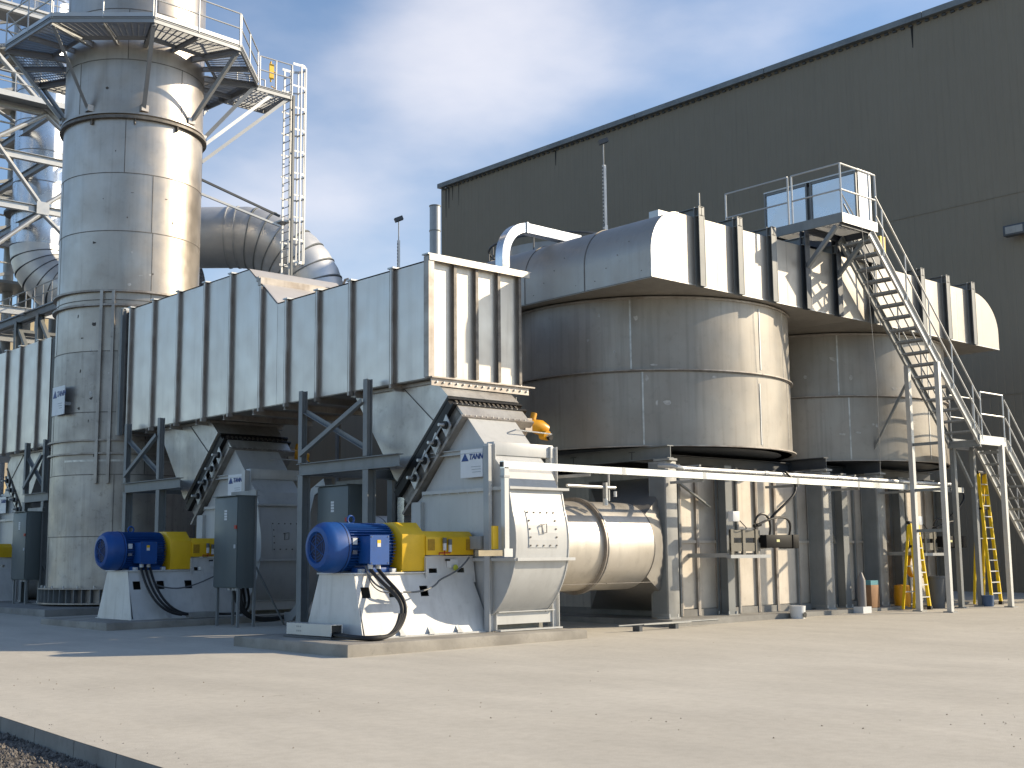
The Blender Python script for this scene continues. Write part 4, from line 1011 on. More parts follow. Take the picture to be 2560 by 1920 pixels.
# ------------------------------------------------------------------ plenum over the tanks
def plenum():
    x0, x1, zb, zt = 21.1, 37.4, 7.97, 9.62
    t = thing('plenum_duct', 'long sunlit round-shouldered steel plenum lying across both tanks', 'duct', (29, 22.4, zb))
    rx, rz = 1.0, 1.05
    arcL = [(x0+rx-rx*cos(a), zt-rz+rz*sin(a)) for a in [radians(90*i/12) for i in range(13)]]
    arcR = [(x1-1.5+1.5*sin(a), zt-1.15+1.15*cos(a)) for a in [radians(90*i/12) for i in range(13)]]
    y0, y1 = 18.5, 26.6
    seams = [23.5, 27.0, 30.3, 33.6]
    # front face in plates
    def topz(x):
        if x < x0+rx: return zt-rz+rz*sqrt(max(0, 1-((x0+rx-x)/rx)**2))
        if x > x1-1.5: return zt-1.15+1.15*sqrt(max(0, 1-((x-(x1-1.5))/1.5)**2))
        return zt
    xs = [x0, 23.48, 26.3, 29.6, 32.0, 34.9, x1]
    for a, b in zip(xs, xs[1:]):
        up_ = [(x, z) for x, z in arcL+arcR if a < x < b-1e-6]
        poly = [(a+.003, zb), (b-.003, zb), (b-.003, topz(b))] + [p for p in reversed(up_) if p[0] < b-.01 and p[0] > a+.01] + [(a+.003, topz(a+.003))]
        MB().prism(poly, 'y', y0, y0+.02).build('front_plate', BOXS, t)
    # left wrap plates: flat side then rounded shoulder
    yb = [y0, 20.62, 22.72, 24.8, y1]
    prof = [(x0, zb)]+arcL+[(24.0, zt)]
    for a, b in zip(yb, yb[1:]):
        g = MB(); k = len(prof)
        g.add([(x, y, z) for y in (a+.004, b-.004) for x, z in prof] + [(x+.02, y, z-.02) for y in (a+.004, b-.004) for x, z in prof],
              [(i, i+1, k+i+1, k+i) for i in range(k-1)] + [(2*k+i, 2*k+i+1, 3*k+i+1, 3*k+i) for i in range(k-1)]).build('side_plate', BOXS, t, smooth=True)
        w = MB()
        for p, q in zip(prof[:-1], prof[1:-1]): w.bar((p[0]-.002, b, p[1]), (q[0]-.002, b, q[1]+.002), .03, .012, up=(1, 0, .3))
        w.build('side_seam', WELD, t)
        for i in range(5): MB().cyl((x0-.008, a+.3+i*.37, 8.15+.25*(i*7 % 4)), (x0+.01, a+.3+i*.37, 8.15+.25*(i*7 % 4)), .012, 6).build('pin_head', WELD, t)
    g = MB(); pr = arcR+[(x1, zb)]; k = len(pr)
    g.add([(x, y, z) for y in (y0, y1) for x, z in pr], [(i, i+1, k+i+1, k+i) for i in range(k-1)]).build('end_plate', BOXS, t, smooth=True)
    MB().box(22.6, x1-1.5, y0+.02, y1, zt-.02, zt-.004).build('top_plate', BOXS, t)
    # underside plates, pierced by the tanks' tops
    for a, b in ((x0+.02, 25.4), (25.41, 29.4), (29.41, 33.4), (33.41, x1-.02)):
        MB().box(a, b, y0+.01, y1, zb-.005, zb+.015).build('bottom_plate', TANK, t)
    MB().bar((x0, y0, zb+.006), (x1, y0, zb+.006), .014, .03).build('edge_weld', WELDL, t)
    # pale edge strip along the curved shoulder
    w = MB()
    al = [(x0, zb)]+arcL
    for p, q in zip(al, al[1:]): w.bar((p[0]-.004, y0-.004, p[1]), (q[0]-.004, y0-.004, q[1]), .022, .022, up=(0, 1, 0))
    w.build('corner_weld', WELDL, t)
    # channel stiffeners
    for i, x in enumerate((22.75, 24.21, 25.58, 27.02, 28.45, 30.16, 32.72, 34.15, 35.65)):
        post = x in (27.02, 28.45)
        z1 = 9.86 if not post else 10.0
        MB().chan((x, y0-.08, zb-.03), (x, y0-.08, z1 if x < 36 else 9.5), .20, .16, t=.02, up=(0, 1, 0)).build('channel_stiffener', DARKS if post else GREYP, t)
        MB().box(x+.085, x+.105, y0-.165, y0-.0, zb-.03, zt).build('stiffener_web', GREYL, t)
        MB().ibeam((x, y0-.16, zt+.12), (x, y0+5.0, zt+.12), .15, .22).build('top_beam', GREYP, t)
    MB().box(22.2, 22.7, 19.2, 19.5, zt, zt+.25).build('lifting_block', GALVL, t)
    MB().cyl((22.75, y0-.1, 9.86), (22.75, y0-.1, 10.2), .02, 6).build('pin', GREYL, t)
plenum()
def dome():
    t = thing('tank_cover_ring', 'dark ring of a pale tank cover peeping over the plenum top', 'tank cover', (24.6, 27.5, 9.6))
    c = (25.0, 25.2)
    MB().lathe([(0.05, 9.6), (2.1, 9.6), (2.0, 10.25), (.05, 10.75)], c, 48).build('cover', BOXS, t, smooth=True)
    pts = [(c[0]+2.2*cos(2*pi*i/64), c[1]+2.2*sin(2*pi*i/64), 10.42) for i in range(65)]
    MB().tube(pts, .035, 6).build('ring_rail', DARKS, t)
    for i in range(16):
        a = 2*pi*i/16; MB().cyl((c[0]+2.2*cos(a), c[1]+2.2*sin(a), 9.62), (c[0]+2.2*cos(a), c[1]+2.2*sin(a), 10.42), .02, 6).build('rail_post', DARKS, t)
dome()

def tray_path(name, label, pts, w, h, lip, loc, m=CHROME, upn=(0, 1, 0)):
    t = thing(name, label, 'cable tray', loc)
    pts = [Vector(p) for p in pts]
    g = MB()
    # solid rectangular sweep with flat sides
    up = Vector(upn); vs = []; n = len(pts)
    for i, p in enumerate(pts):
        d = (pts[min(i+1, n-1)]-pts[max(i-1, 0)]).normalized(); s = d.cross(up).normalized()
        vs += [p-s*w/2-up*h/2, p+s*w/2-up*h/2, p+s*w/2+up*h/2, p-s*w/2+up*h/2]
    g.add(vs, [(3, 2, 1, 0), tuple(range(4*n-4, 4*n))]+[(i*4+j, i*4+(j+1) % 4, (i+1)*4+(j+1) % 4, (i+1)*4+j) for i in range(n-1) for j in range(4)])
    g.build('tray', m, t, smooth=True)
    return t
a_ = [(20.25, 22.6, z) for z in (7.6, 8.4, 9.0)] + [(20.25+.78*(1-cos(radians(b))), 22.6, 9.05+.83*sin(radians(b))) for b in range(0, 91, 9)] + [(21.8, 22.6, 9.88), (22.9, 22.6, 9.88)]
t = tray_path('bent_cable_tray', 'shiny cable tray bending over from behind the header end onto the plenum', a_, .24, .26, 0, (20.3, 22.6, 7.6))
MB().box(20.95, 21.0, 22.44, 22.76, 9.74, 10.02).build('splice_plate', GALVL, t)
MB().box(20.11, 20.39, 22.45, 22.75, 8.72, 8.76).build('splice_plate', GALVL, t)
a_ = [(17.25, 22.62, z) for z in (.9, 1.6, 2.3, 2.85)] + [(17.25, 22.62-.5*(1-cos(radians(b))), 2.9+.5*sin(radians(b))) for b in range(0, 91, 9)] + [(17.25, 21.9, 3.4)]
t = tray_path('bent_cable_tray', 'shiny bent cable tray in the dark gap between the nearest motor and its damper', a_, .24, .22, 0, (17.25, 22.6, .9), upn=(1, 0, 0))
for z in (2.2, 2.3): MB().box(17.12, 17.14, 22.5, 22.74, z, z+.03).build('splice_plate', GALVL, t)
a_ = [(17.0, 27.0, .3), (17.0, 26.7, .32), (17.0, 26.3, .6), (17.0, 26.05, 1.0), (17.0, 26.0, 1.5), (17.0, 26.0, 2.8), (17.0, 25.8, 3.3), (17.0, 25.3, 3.5)]
t = tray_path('bent_cable_tray', 'dull bent conduit duct curving up behind the left column of the front frame', a_, .22, .22, 0, (17.0, 26, .2), m=GALV, upn=(1, 0, 0))
t = thing('floor_hoses', 'black hoses drooping from the middle cabinet to a clamp by the front frame', 'hose', (16.5, 27.3, .2))
for i in range(3): MB().tube(bez((15.7+.05*i, 27.4-.1*i, 1.0), (15.8, 27.3, .2), (16.4, 27.3, .12+.05*i), (17.0, 27.0, .3)), .04, 8).build('hose', BLACK, t, smooth=True)

# ------------------------------------------------------------------ long rail in front of the columns
def rail():
    y = 18.3
    t = thing('pipe_rack_rail', 'long bright square rail running level from the nearest fan to the stairs', 'rail', (25, y, 3.5))
    xs = [16.38, 19.9, 22.6, 26.2, 28.9, 31.6, 34.3]
    for a, b in zip(xs, xs[1:]):
        MB().box(a+.003, b-.003, y-.0, y+.11, 3.42, 3.565).build('square_tube', CHROME, t)
        MB().box(b-.12, b-.02, y-.004, y+.112, 3.415, 3.57).build('splice_sleeve', GALV, t)
    MB().box(16.36, 16.375, y+.01, y+.10, 3.45, 3.545).build('open_end', BLACK, t)
    for x in (18.9, 22.62, 26.3, 29.0, 31.65): MB().box(x-.03, x+.03, y+.11, 19.4, 3.36, 3.42).build('hanger_arm', GREYL, t)
    MB().box(16.40, 16.51, y+.0, y+.11, 1.78, 3.44).build('drop_tube', GALVL, t)
    MB().box(16.38, 16.53, y-.01, y+.12, 3.24, 3.28).build('clamp', GALV, t)
    MB().box(16.42, 16.50, y+.5, y+.66, 1.75, 3.9).build('back_strut', GALV, t)
    MB().box(15.72, 16.56, y+.0, y+.11, 1.72, 1.83).build('foot_tube', mat('bronze_tube', (.36, .31, .22), .4, .5, .2, 3), t)
    MB().box(16.36, 16.58, y-.02, y-.0, 1.70, 1.86).build('foot_bracket', GALVL, t)
    MB().box(16.22, 16.36, y+.15, y+.2, 1.85, 2.3).build('yellow_tag', YELL, t)
    p = thing('steam_pipe', 'bright round pipe running along above the square rail', 'pipe', (27, y+.25, 3.68))
    xs = [22.05, 25.2, 28.3, 31.3, 34.0]
    for a, b in zip(xs, xs[1:]):
        MB().cyl((a, y+.28, 3.66), (b-.01, y+.28, 3.66), .055, 14).build('pipe_length', GALVL, p, smooth=True)
        MB().cyl((b-.08, y+.28, 3.66), (b+.08, y+.28, 3.66), .068, 14).build('pipe_coupling', GALV, p, smooth=True)
    MB().tube([(22.1, y+.28, 3.66), (21.92, y+.3, 3.68), (21.88, y+.4, 3.72), (21.88, y+.8, 3.74)], .055, 10).build('pipe_bend', GALVL, p, smooth=True)
    for x in (22.62, 29.0, 31.65): MB().box(x-.03, x+.03, y+.2, 19.4, 3.72, 3.76).build('pipe_bracket', GREYL, p)
    q = thing('small_conduit', 'thin grey conduit with a small valve above the sunlit inlet duct', 'conduit', (19.8, 19.2, 3.2))
    MB().tube([(18.9, 19.1, 3.2), (20.5, 19.2, 3.2)], .035, 10).build('conduit', GALVL, q, smooth=True)
    MB().box(20.1, 20.16, 19.1, 19.2, 2.85, 3.3).build('valve_stem', GALV, q); MB().cyl((20.13, 19.15, 2.8), (20.13, 19.15, 2.95), .06, 10).build('valve', GALVL, q)
    MB().box(20.3, 20.33, 19.2, 19.25, 2.9, 3.6).build('hanger_rod', GALV, q)
    MB().tube([(20.5, 19.2, 3.0), (20.5, 19.2, 3.12)], .035, 8).build('gauge', LABW, q)
rail()

BRZ = mat('bracket_bronze_grey', (.16, .15, .125), .5, .2, .2, 3)
def burner(ox, label, lab2):
    t = thing('gas_burner', label, 'burner', (25.6+ox, 18.9, 1.7), 'black burner boxes on the casing')
    MB().box(25.1+ox, 26.15+ox, 18.55, 18.95, 1.86, 2.17).build('burner_box', BLKM, t, bevel=.01)
    MB().box(26.16+ox, 26.40+ox, 18.53, 18.97, 1.84, 2.18).build('end_box', BLKM, t, bevel=.01)
    MB().box(25.5+ox, 25.62+ox, 18.542, 18.55, 2.0, 2.06).build('rating_label', mat('label_yellowish', (.6, .6, .3), .5), t)
    MB().cyl((25.6+ox, 18.95, 2.0), (25.6+ox, 20.0, 2.0), .16, 20).build('burner_tube', GREYL, t, smooth=True)
    b = thing('burner_bracket', lab2, 'bracket', (24.6+ox, 18.8, 1.7), 'grey bracket plates left of the burners')
    for z0, z1 in ((1.78, 1.98), (2.1, 2.28)): MB().box(23.9+ox, 25.05+ox, 18.7, 18.73, z0, z1).build('bracket_plate', BRZ, b)
    for x in (23.9, 24.35, 24.85): MB().box(x+ox, x+.1+ox, 18.68, 18.75, 1.66, 2.3).build('bracket_upright', BRZ, b)
    MB().box(23.85+ox, 25.4+ox, 18.66, 18.8, 1.62, 1.70).build('bracket_rail', GALV, b)
    for xx in (23.9, 24.98): MB().box(xx+ox, xx+.08+ox, 18.75, 20.0, 1.64, 1.74).build('bracket_arm', GALV, b)
    MB().box(23.9+ox, 24.15+ox, 18.6, 18.75, 2.48, 2.72).build('junction_box', LABW, b, bevel=.01)
    h = thing('burner_hoses', lab2.replace('grey bracket plates', 'black looped hoses') , 'hose', (25.3+ox, 18.6, 2.3), 'black hoses feeding the burners')
    for pts, r in ((bez((26.1+ox, 18.6, 2.17), (26.1+ox, 18.4, 2.75), (25.3+ox, 18.4, 2.65), (24.75+ox, 18.55, 2.4)), .028),
                   (bez((25.3+ox, 18.6, 2.17), (25.3+ox, 18.45, 2.75), (24.7+ox, 18.5, 2.8), (24.72+ox, 18.6, 2.45)), .028),
                   (bez((25.3+ox, 18.62, 2.5), (25.5+ox, 18.3, 3.0), (26.7+ox, 18.35, 3.2), (25.9+ox, 18.5, 3.72)), .03)):
        MB().tube(pts, r, 8).build('hose', BLACK, h, smooth=True)
    MB().cyl((24.7+ox, 18.6, 2.38), (24.95+ox, 18.6, 2.42), .045, 10).build('hose_fitting', BLACK, h, smooth=True)
    MB().tube(bez((24.15+ox, 18.6, 2.5), (24.3+ox, 18.5, 2.3), (24.4+ox, 18.6, 2.35), (24.5+ox, 18.7, 2.3)), .012, 6).build('thin_hose', BLACK, h)
burner(0, 'black rectangular burner box between the two nearest columns', 'grey bracket plates left of the nearest black burner box')
burner(8.3, 'black burner box half hidden behind the stair posts', 'grey bracket plates left of the burner box behind the stair posts')

# ------------------------------------------------------------------ stairs and platform
def stairs():
    t = thing('steel_staircase', 'long steel staircase with open treads climbing past the plenum to a platform', 'staircase', (33.5, 17.75, .1))
    yn, yf = 17.3, 18.2
    X0, Z0, X1, Z1 = 28.35, 9.98, 33.46, 4.87
    m_ = (Z1-Z0)/(X1-X0)
    def zl(x): return Z0+(x-X0)*m_
    for y in (yn, yf):
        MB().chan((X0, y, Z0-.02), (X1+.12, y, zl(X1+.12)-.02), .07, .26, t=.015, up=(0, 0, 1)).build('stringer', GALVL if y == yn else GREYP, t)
    n = 17; t0 = None
    for i in range(n):
        x = X0+.16+i*(X1-X0-.1)/n; z = zl(x)
        g = MB().box(x-.13, x+.15, yn+.04, yf-.04, z-.05, z-.035)
        if t0 is None:
            g = MB().box(x+.13, x+.15, yn+.04, yf-.04, z-.06, z-.0).box(x-.13, x-.115, yn+.04, yf-.04, z-.05, z-.0)
            for k in range(9): g.box(x-.115+.03*k, x-.105+.03*k, yn+.04, yf-.04, z-.035, z-.005)
            for k in range(5): g.box(x-.115, x+.13, yn+.1+.18*k, yn+.108+.18*k, z-.035, z-.005)
            t0 = g.build('tread', GALV, t); xx, zz = x, z
        else:
            c = t0.copy(); COL.objects.link(c); c.location = (x-xx, 0, z-zz)
    # landing
    LZ = 4.86
    g = MB()
    for k in range(34): g.box(33.46+.045*k, 33.468+.045*k, yn, yf+.05, LZ-.03, LZ)
    for k in range(8): g.box(33.46, 34.98, yn+.12*k, yn+.008+.12*k, LZ-.03, LZ)
    g.build('landing_grating', GALV, t)
    MB().box(33.46, 34.98, yn-.03, yn, LZ-.14, LZ+.12).build('landing_edge', GALVL, t)
    MB().box(33.46, 34.98, yf+.03, yf+.06, LZ-.2, LZ+.1).build('landing_edge', GALV, t)
    for xl in (33.42, 34.98): MB().box(xl, xl+.04, yn-.03, yf+.06, LZ-.2, LZ-.04).build('landing_beam', GREYP, t)
    # lower flight
    X2, Z2 = 35.0, 4.84; X3 = 39.6; m2 = -1.02
    for y in (yn, yf): MB().chan((X2, y, Z2-.02), (X3, y, Z2+(X3-X2)*m2), .07, .26, t=.015).build('stringer', GALVL, t)
    for i in range(14):
        x = X2+.2+i*.32; z = Z2+(x-X2)*m2; c = t0.copy(); COL.objects.link(c); c.location = (x-xx, 0, z-zz)
    # posts
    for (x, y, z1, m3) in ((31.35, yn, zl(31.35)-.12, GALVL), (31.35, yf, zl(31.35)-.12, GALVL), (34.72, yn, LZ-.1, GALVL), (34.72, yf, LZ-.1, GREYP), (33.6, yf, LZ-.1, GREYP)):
        MB().box(x-.065, x+.065, y-.065, y+.065, gz(x, y)+.02, z1).build('stair_post', m3, t)
        MB().box(x-.14, x+.14, y-.14, y+.14, gz(x, y)-.02, gz(x, y)+.03).build('post_base', GREYL, t)
    for z in (4.65, 3.4, 2.3): MB().box(31.32, 31.38, yn+.06, yf-.06, z-.04, z+.04).build('post_tie', GREYP, t)
    MB().bar((33.75, yf, 4.6), (34.6, yf, 3.6), .07).build('knee_brace', GREYP, t)
    MB().bar((31.4, yf+.06, 6.4), (31.4, 19.4, 4.6), .06).build('knee_brace', GREYP, t)
    # railings of the flights
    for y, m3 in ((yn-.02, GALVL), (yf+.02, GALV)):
        for h in (1.25, .72):
            MB().tube([(X0+.25, y, zl(X0+.25)+h), (X1+.15, y, zl(X1+.15)+h)], .023, 8).build('handrail', m3, t)
            MB().tube([(X2, y, Z2+h), (X3-.2, y, Z2+(X3-.2-X2)*m2+h)], .023, 8).build('handrail', m3, t)
        for x in (28.9, 29.95, 31.05, 32.15, 33.2): MB().tube([(x, y, zl(x)), (x, y, zl(x)+1.25)], .022, 8).build('handrail_post', m3, t)
        for x in (35.25, 36.3, 37.4, 38.5): MB().tube([(x, y, Z2+(x-X2)*m2), (x, y, Z2+(x-X2)*m2+1.25)], .022, 8).build('handrail_post', m3, t)
        for h in (1.35, .72): MB().tube([(33.6, y, LZ+h), (34.92, y, LZ+h)], .023, 8).build('handrail', m3, t)
        for x in (33.6, 34.92): MB().tube([(x, y, LZ), (x, y, LZ+1.35)], .023, 8).build('handrail_post', m3, t)
    # platform
    PZ = 10.14; px0, px1, py0, py1 = 27.05, 28.66, 17.3, 21.4
    g = MB(); k = 0
    y = py0
    while y < py1: g.box(px0, px1+1.0 if y > 18.2 else px1, y, y+.008, PZ-.035, PZ); y += .045
    x = px0
    while x < px1: g.box(x, x+.008, py0, py1, PZ-.035, PZ); x += .1
    g.build('platform_grating', GALV, t)
    MB().box(px0-.03, px0, py0-.03, py1, PZ-.12, PZ+.13).build('platform_edge', GREYP, t)
    MB().box(px0, px1, py0-.03, py0, PZ-.12, PZ+.13).build('platform_edge', GALVL, t)
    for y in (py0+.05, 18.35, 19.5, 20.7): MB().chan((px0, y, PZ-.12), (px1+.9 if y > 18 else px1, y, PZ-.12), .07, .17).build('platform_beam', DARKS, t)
    MB().chan((px1-.05, py0, PZ-.12), (px1-.05, 18.4, PZ-.12), .07, .17).build('platform_beam', DARKS, t)
    for x in (27.02, 28.45): MB().angle((x, py0+.15, PZ-.2), (x, 18.36, 9.05), .1).build('knee_brace', GREYP, t)
    # platform railings
    H1, H2 = 1.42, .74
    def post(x, y, h=H1, m3=GALVL): MB().tube([(x, y, PZ-.1), (x, y, PZ+h)], .026, 8).build('handrail_post', m3, t)
    for (x, y) in ((px0, py0), (px1, py0), (px0, 18.78), (px0, 18.90), (px0, 20.95), (28.35, py0)): post(x, y)
    for h in (H1, H2):
        for a, b in (((px0, py0), (px1, py0)), ((px0, py0), (px0, 18.78)), ((px0, 18.90), (px0, 20.95))):
            MB().tube([(*a, PZ+h), (*b, PZ+h)], .024, 8).build('handrail', GALVL, t)
    MB().tube([(px0+.02, py0+.05, PZ+H2), (27.75, py0+.05, PZ+.1)], .02, 6).build('rail_brace', GALVL, t)
    MB().tube([(px1, py0, PZ+H1), (X0+.3, yn-.02, zl(X0+.3)+1.25)], .023, 8).build('handrail', GALVL, t)
    b = MB().box(29.3, 29.55, 17.6, 17.8, 9.6, 10.1).build('yellow_chain_gate', YELL, t)
    # enclosure
    e = thing('instrument_enclosure', 'polished instrument enclosure mirroring the sky behind the platform railing', 'enclosure', (29.7, 19.9, 10.2))
    for (a, b_) in ((18.42, 19.92), (20.02, 21.5)):
        MB().box(29.6, 29.62, a+.05, b_-.05, 10.45, 12.08).build('door_panel', GLASSY, e)
        MB().box(29.58, 30.25, a, b_, 10.3, 10.44).build('frame_rail', GREYP, e); MB().box(29.58, 30.25, a, b_, 12.09, 12.16).build('frame_rail', GREYP, e)
        for y in (a, b_-.05): MB().box(29.56, 29.62, y, y+.05, 10.3, 12.16).build('frame_post', GREYP, e)
        for z in (10.55, 10.68): MB().cyl((29.6, a+.2, z), (29.54, a+.2, z), .035, 10).build('latch', BLACK, e)
    MB().box(29.64, 30.25, 18.50, 21.45, 10.3, 12.05).build('cabinet_body', GREYP, e)
    MB().box(29.66, 30.27, 18.40, 18.42, 10.3, 12.2).build('end_panel', mat('sunlit_sheet', (.78, .78, .78), .28, .3, .05, 2), e)  # end sheet coloured brighter than the doors to paint in the sunlight
    MB().box(29.56, 30.3, 18.36, 21.5, 12.16, 12.2).build('lid', GALVL, e)
    MB().cyl((29.8, 18.40, 10.75), (29.8, 18.30, 10.75), .05, 10).build('valve_wheel', GREYP, e)
    MB().box(29.75, 29.95, 18.33, 18.39, 10.5, 10.56).build('valve_body', GREYP, e)
    MB().box(29.4, 30.4, 18.3, 21.6, 9.6, 10.3).build('support_stand', DARKS, e)
    r = thing('hanging_rope', 'thin rope hanging down from the platform past the plenum', 'rope', (27.9, 17.25, 4))
    MB().tube([(27.75, 17.2, PZ+.3), (27.9, 17.15, 8.0), (28.05, 17.15, 6.0), (28.1, 17.2, 3.6)], .006, 4).build('rope', CABLG, r)
stairs()

# ------------------------------------------------------------------ ladders and small things round the casing foot
def stepladder(x, y, h, w0, w1, d, label, tilt=0):
    z = gz(x, y)+.02
    t = thing('stepladder', label, 'ladder', (x, y, z), 'yellow stepladders')
    for s in (-1, 1):
        MB().bar((x+s*w0, y, z), (x+s*w1, y+d*.42, z+h), .05, .09, up=(0, 1, 0)).build('front_rail', FIBY, t)
        MB().bar((x+s*w0*1.05, y+d, z), (x+s*w1, y+d*.5, z+h-.05), .04, .07, up=(0, 1, 0)).build('rear_rail', FIBY, t)
    n = int(h/.3)
    for i in range(1, n):
        f = i/n; w = w0+(w1-w0)*f; MB().box(x-w, x+w, y+d*.42*f-.05, y+d*.42*f+.04, z+h*f-.02, z+h*f+.01).build('step', GALVL, t)
    for f in (.2, .5, .8): w = w0*1.05+(w1-w0*1.05)*f; MB().bar((x-w, y+d-d*.5*f, z+h*f), (x+w, y+d-d*.5*f, z+h*f), .03).build('rear_tie', GALV, t)
    MB().box(x-w1-.05, x+w1+.05, y+d*.36, y+d*.58, z+h-.02, z+h+.07).build('top_cap', BLACK, t, bevel=.01)
    MB().box(x-w1*1.4, x+w1*1.4, y+d*.30, y+d*.44, z+h*.72, z+h*.72+.06).build('tool_tray', BLACK, t)
    for s in (-1, 1): MB().box(x+s*w0-.05, x+s*w0+.05, y-.06, y+.06, z-.02, z+.08).build('foot', BLACK, t)
stepladder(35.75, 18.25, 3.85, .27, .20, .55, 'tall yellow fibreglass stepladder under the stair landing')
stepladder(32.05, 18.45, 2.35, .27, .2, .5, 'short yellow stepladder between the stair posts')
def clutter():
    t = thing('cardboard_box', 'brown cardboard box standing between two grey columns', 'box', (30.6, 19.3, .24))
    MB().box(30.45, 30.85, 19.1, 19.4, .24, .85).build('carton', WOOD, t, bevel=.01); MB().box(30.46, 30.84, 19.11, 19.39, .85, .97).build('lid', TEAL, t)
    t = thing('trash_bin', 'dark grey round bin standing beside the short ladder', 'bin', (33.0, 18.6, .15))
    MB().lathe([(.02, .15), (.24, .15), (.30, 1.0), (.33, 1.0), (.33, 1.05), (.02, 1.05)], (33.1, 18.7), 24).build('bin_body', DARKS, t, smooth=True)
    t = thing('white_bucket', 'pale bucket on the ground between the columns below the burner', 'bucket', (26.4, 18.9, .1))
    MB().lathe([(.02, .08), (.17, .08), (.20, .42), (.02, .42)], (26.75, 18.9), 20).build('bucket_body', LABW, t, smooth=True)
    MB().cyl((26.75, 18.69, .2), (26.75, 18.68, .2), .07, 12).build('dark_label', BLACK, t)
    t = thing('coiled_hose', 'yellow coiled hose hung on the left stair post behind the short ladder', 'hose', (32.5, 18.9, 1.4))
    for i in range(4):
        MB().tube([(32.55+.26*cos(2*pi*k/20), 19.0+.03*i, 1.35+.30*sin(2*pi*k/20)) for k in range(21)], .035, 6).build('coil', YORA, t, smooth=True)
    t = thing('welding_gas_cart', 'pale canister on a small stand beside the third column', 'gas canister', (29.6, 19.0, .2))
    MB().lathe([(.01, .3), (.11, .3), (.11, 1.0), (.05, 1.15), (.03, 1.2), (.01, 1.2)], (29.75, 18.95), 16).build('canister', mat('canister_grey', (.2, .19, .19), .5), t, smooth=True)
    MB().box(29.55, 29.95, 18.8, 19.1, .12, .30).build('stand', LABW, t)
    t = thing('steel_pipe_on_blocks', 'long thin steel pipe lying on small blocks at the foot of the first column', 'pipe', (22.2, 18.9, .1))
    MB().cyl((20.2, 18.9, .20), (23.4, 18.75, .22), .022, 10).build('pipe_length', GREYP, t, smooth=True); MB().cyl((20.9, 18.8, .2), (22.4, 18.72, .2), .016, 8).build('pipe_length', GREYP, t, smooth=True)
    for x in (20.7, 21.9): MB().box(x, x+.1, 18.75, 18.95, .02, .18).build('block', DARKS, t)
    t = thing('yellow_drum', 'yellow plastic drum beside the coiled hose in shade', 'drum', (32.3, 19.4, .2))
    MB().lathe([(.02, .2), (.22, .2), (.24, .5), (.22, .8), (.02, .82)], (32.35, 19.3), 20).build('drum_body', YORA, t, smooth=True)
    t = thing('blue_bucket', 'blue bucket at the foot of the tall yellow ladder', 'bucket', (34.8, 18.0, .15))
    MB().lathe([(.02, .15), (.15, .15), (.18, .48), (.02, .48)], (34.75, 18.0), 18).build('bucket_body', mat('bucket_blue', (.05, .10, .2), .5), t, smooth=True)
clutter()

# ------------------------------------------------------------------ masts, chimney
def mast(x, y, z0, z1, label):
    t = thing('lamp_mast', label, 'lamp mast', (x, y, z0), 'slim lamp masts on the roofs of the ducts')
    L_ = (z1-z0)*.86; k_ = 1.5 if z1 > 14.5 else 1.0
    MB().box(x-.05, x+.05*k_, y-.04*k_, y+.04, z0, z0+L_*.6).build('mast_lower', GALVL, t)
    MB().box(x-.04, x+.04*k_, y-.035*k_, y+.035, z0+L_*.6, z0+L_).build('mast_upper', GALVL, t)
    n = int((L_)/.12)
    b = MB()
    for i in range(n): b.box(x-.055, x-.05, y-.018, y+.018, z0+.05+i*.12, z0+.11+i*.12)
    tag(b.build('slots', DARKS, t), kind='stuff')
    MB().box(x-.06, x+.06, y-.05, y+.05, z0+L_*.6-.04, z0+L_*.6+.04).build('mast_clamp', GREYP, t)
    MB().cyl((x, y, z0+L_), (x, y, z1-.12), .02, 8).build('top_rod', GALV, t)
    MB().bar((x-.12, y+.07, z1-.08), (x+.12, y-.07, z1+.04), .18, .14).build('lamp_head', DARKS, t)
mast(28.6, 27.0, 9.2, 15.0, 'tall slotted lamp mast rising behind the plenum')
mast(26.4, 35.0, 8.0, 13.7, 'shorter thin lamp mast behind the header duct')
t = thing('vent_chimney', 'grey banded vent pipe standing just left of the warehouse corner', 'chimney', (60, 74.85, 0))
for k in range(14): MB().cyl((60, 74.85, 1+2.0*k), (60, 74.85, 2.98+2.0*k), .42, 28, caps=(k == 13)).build('pipe_section', GALV, t, smooth=True)
for k in range(14): MB().ring((60, 74.85), .41, .46, 2.94+2*k, 3.02+2*k, 28).build('band', GREYP, t)

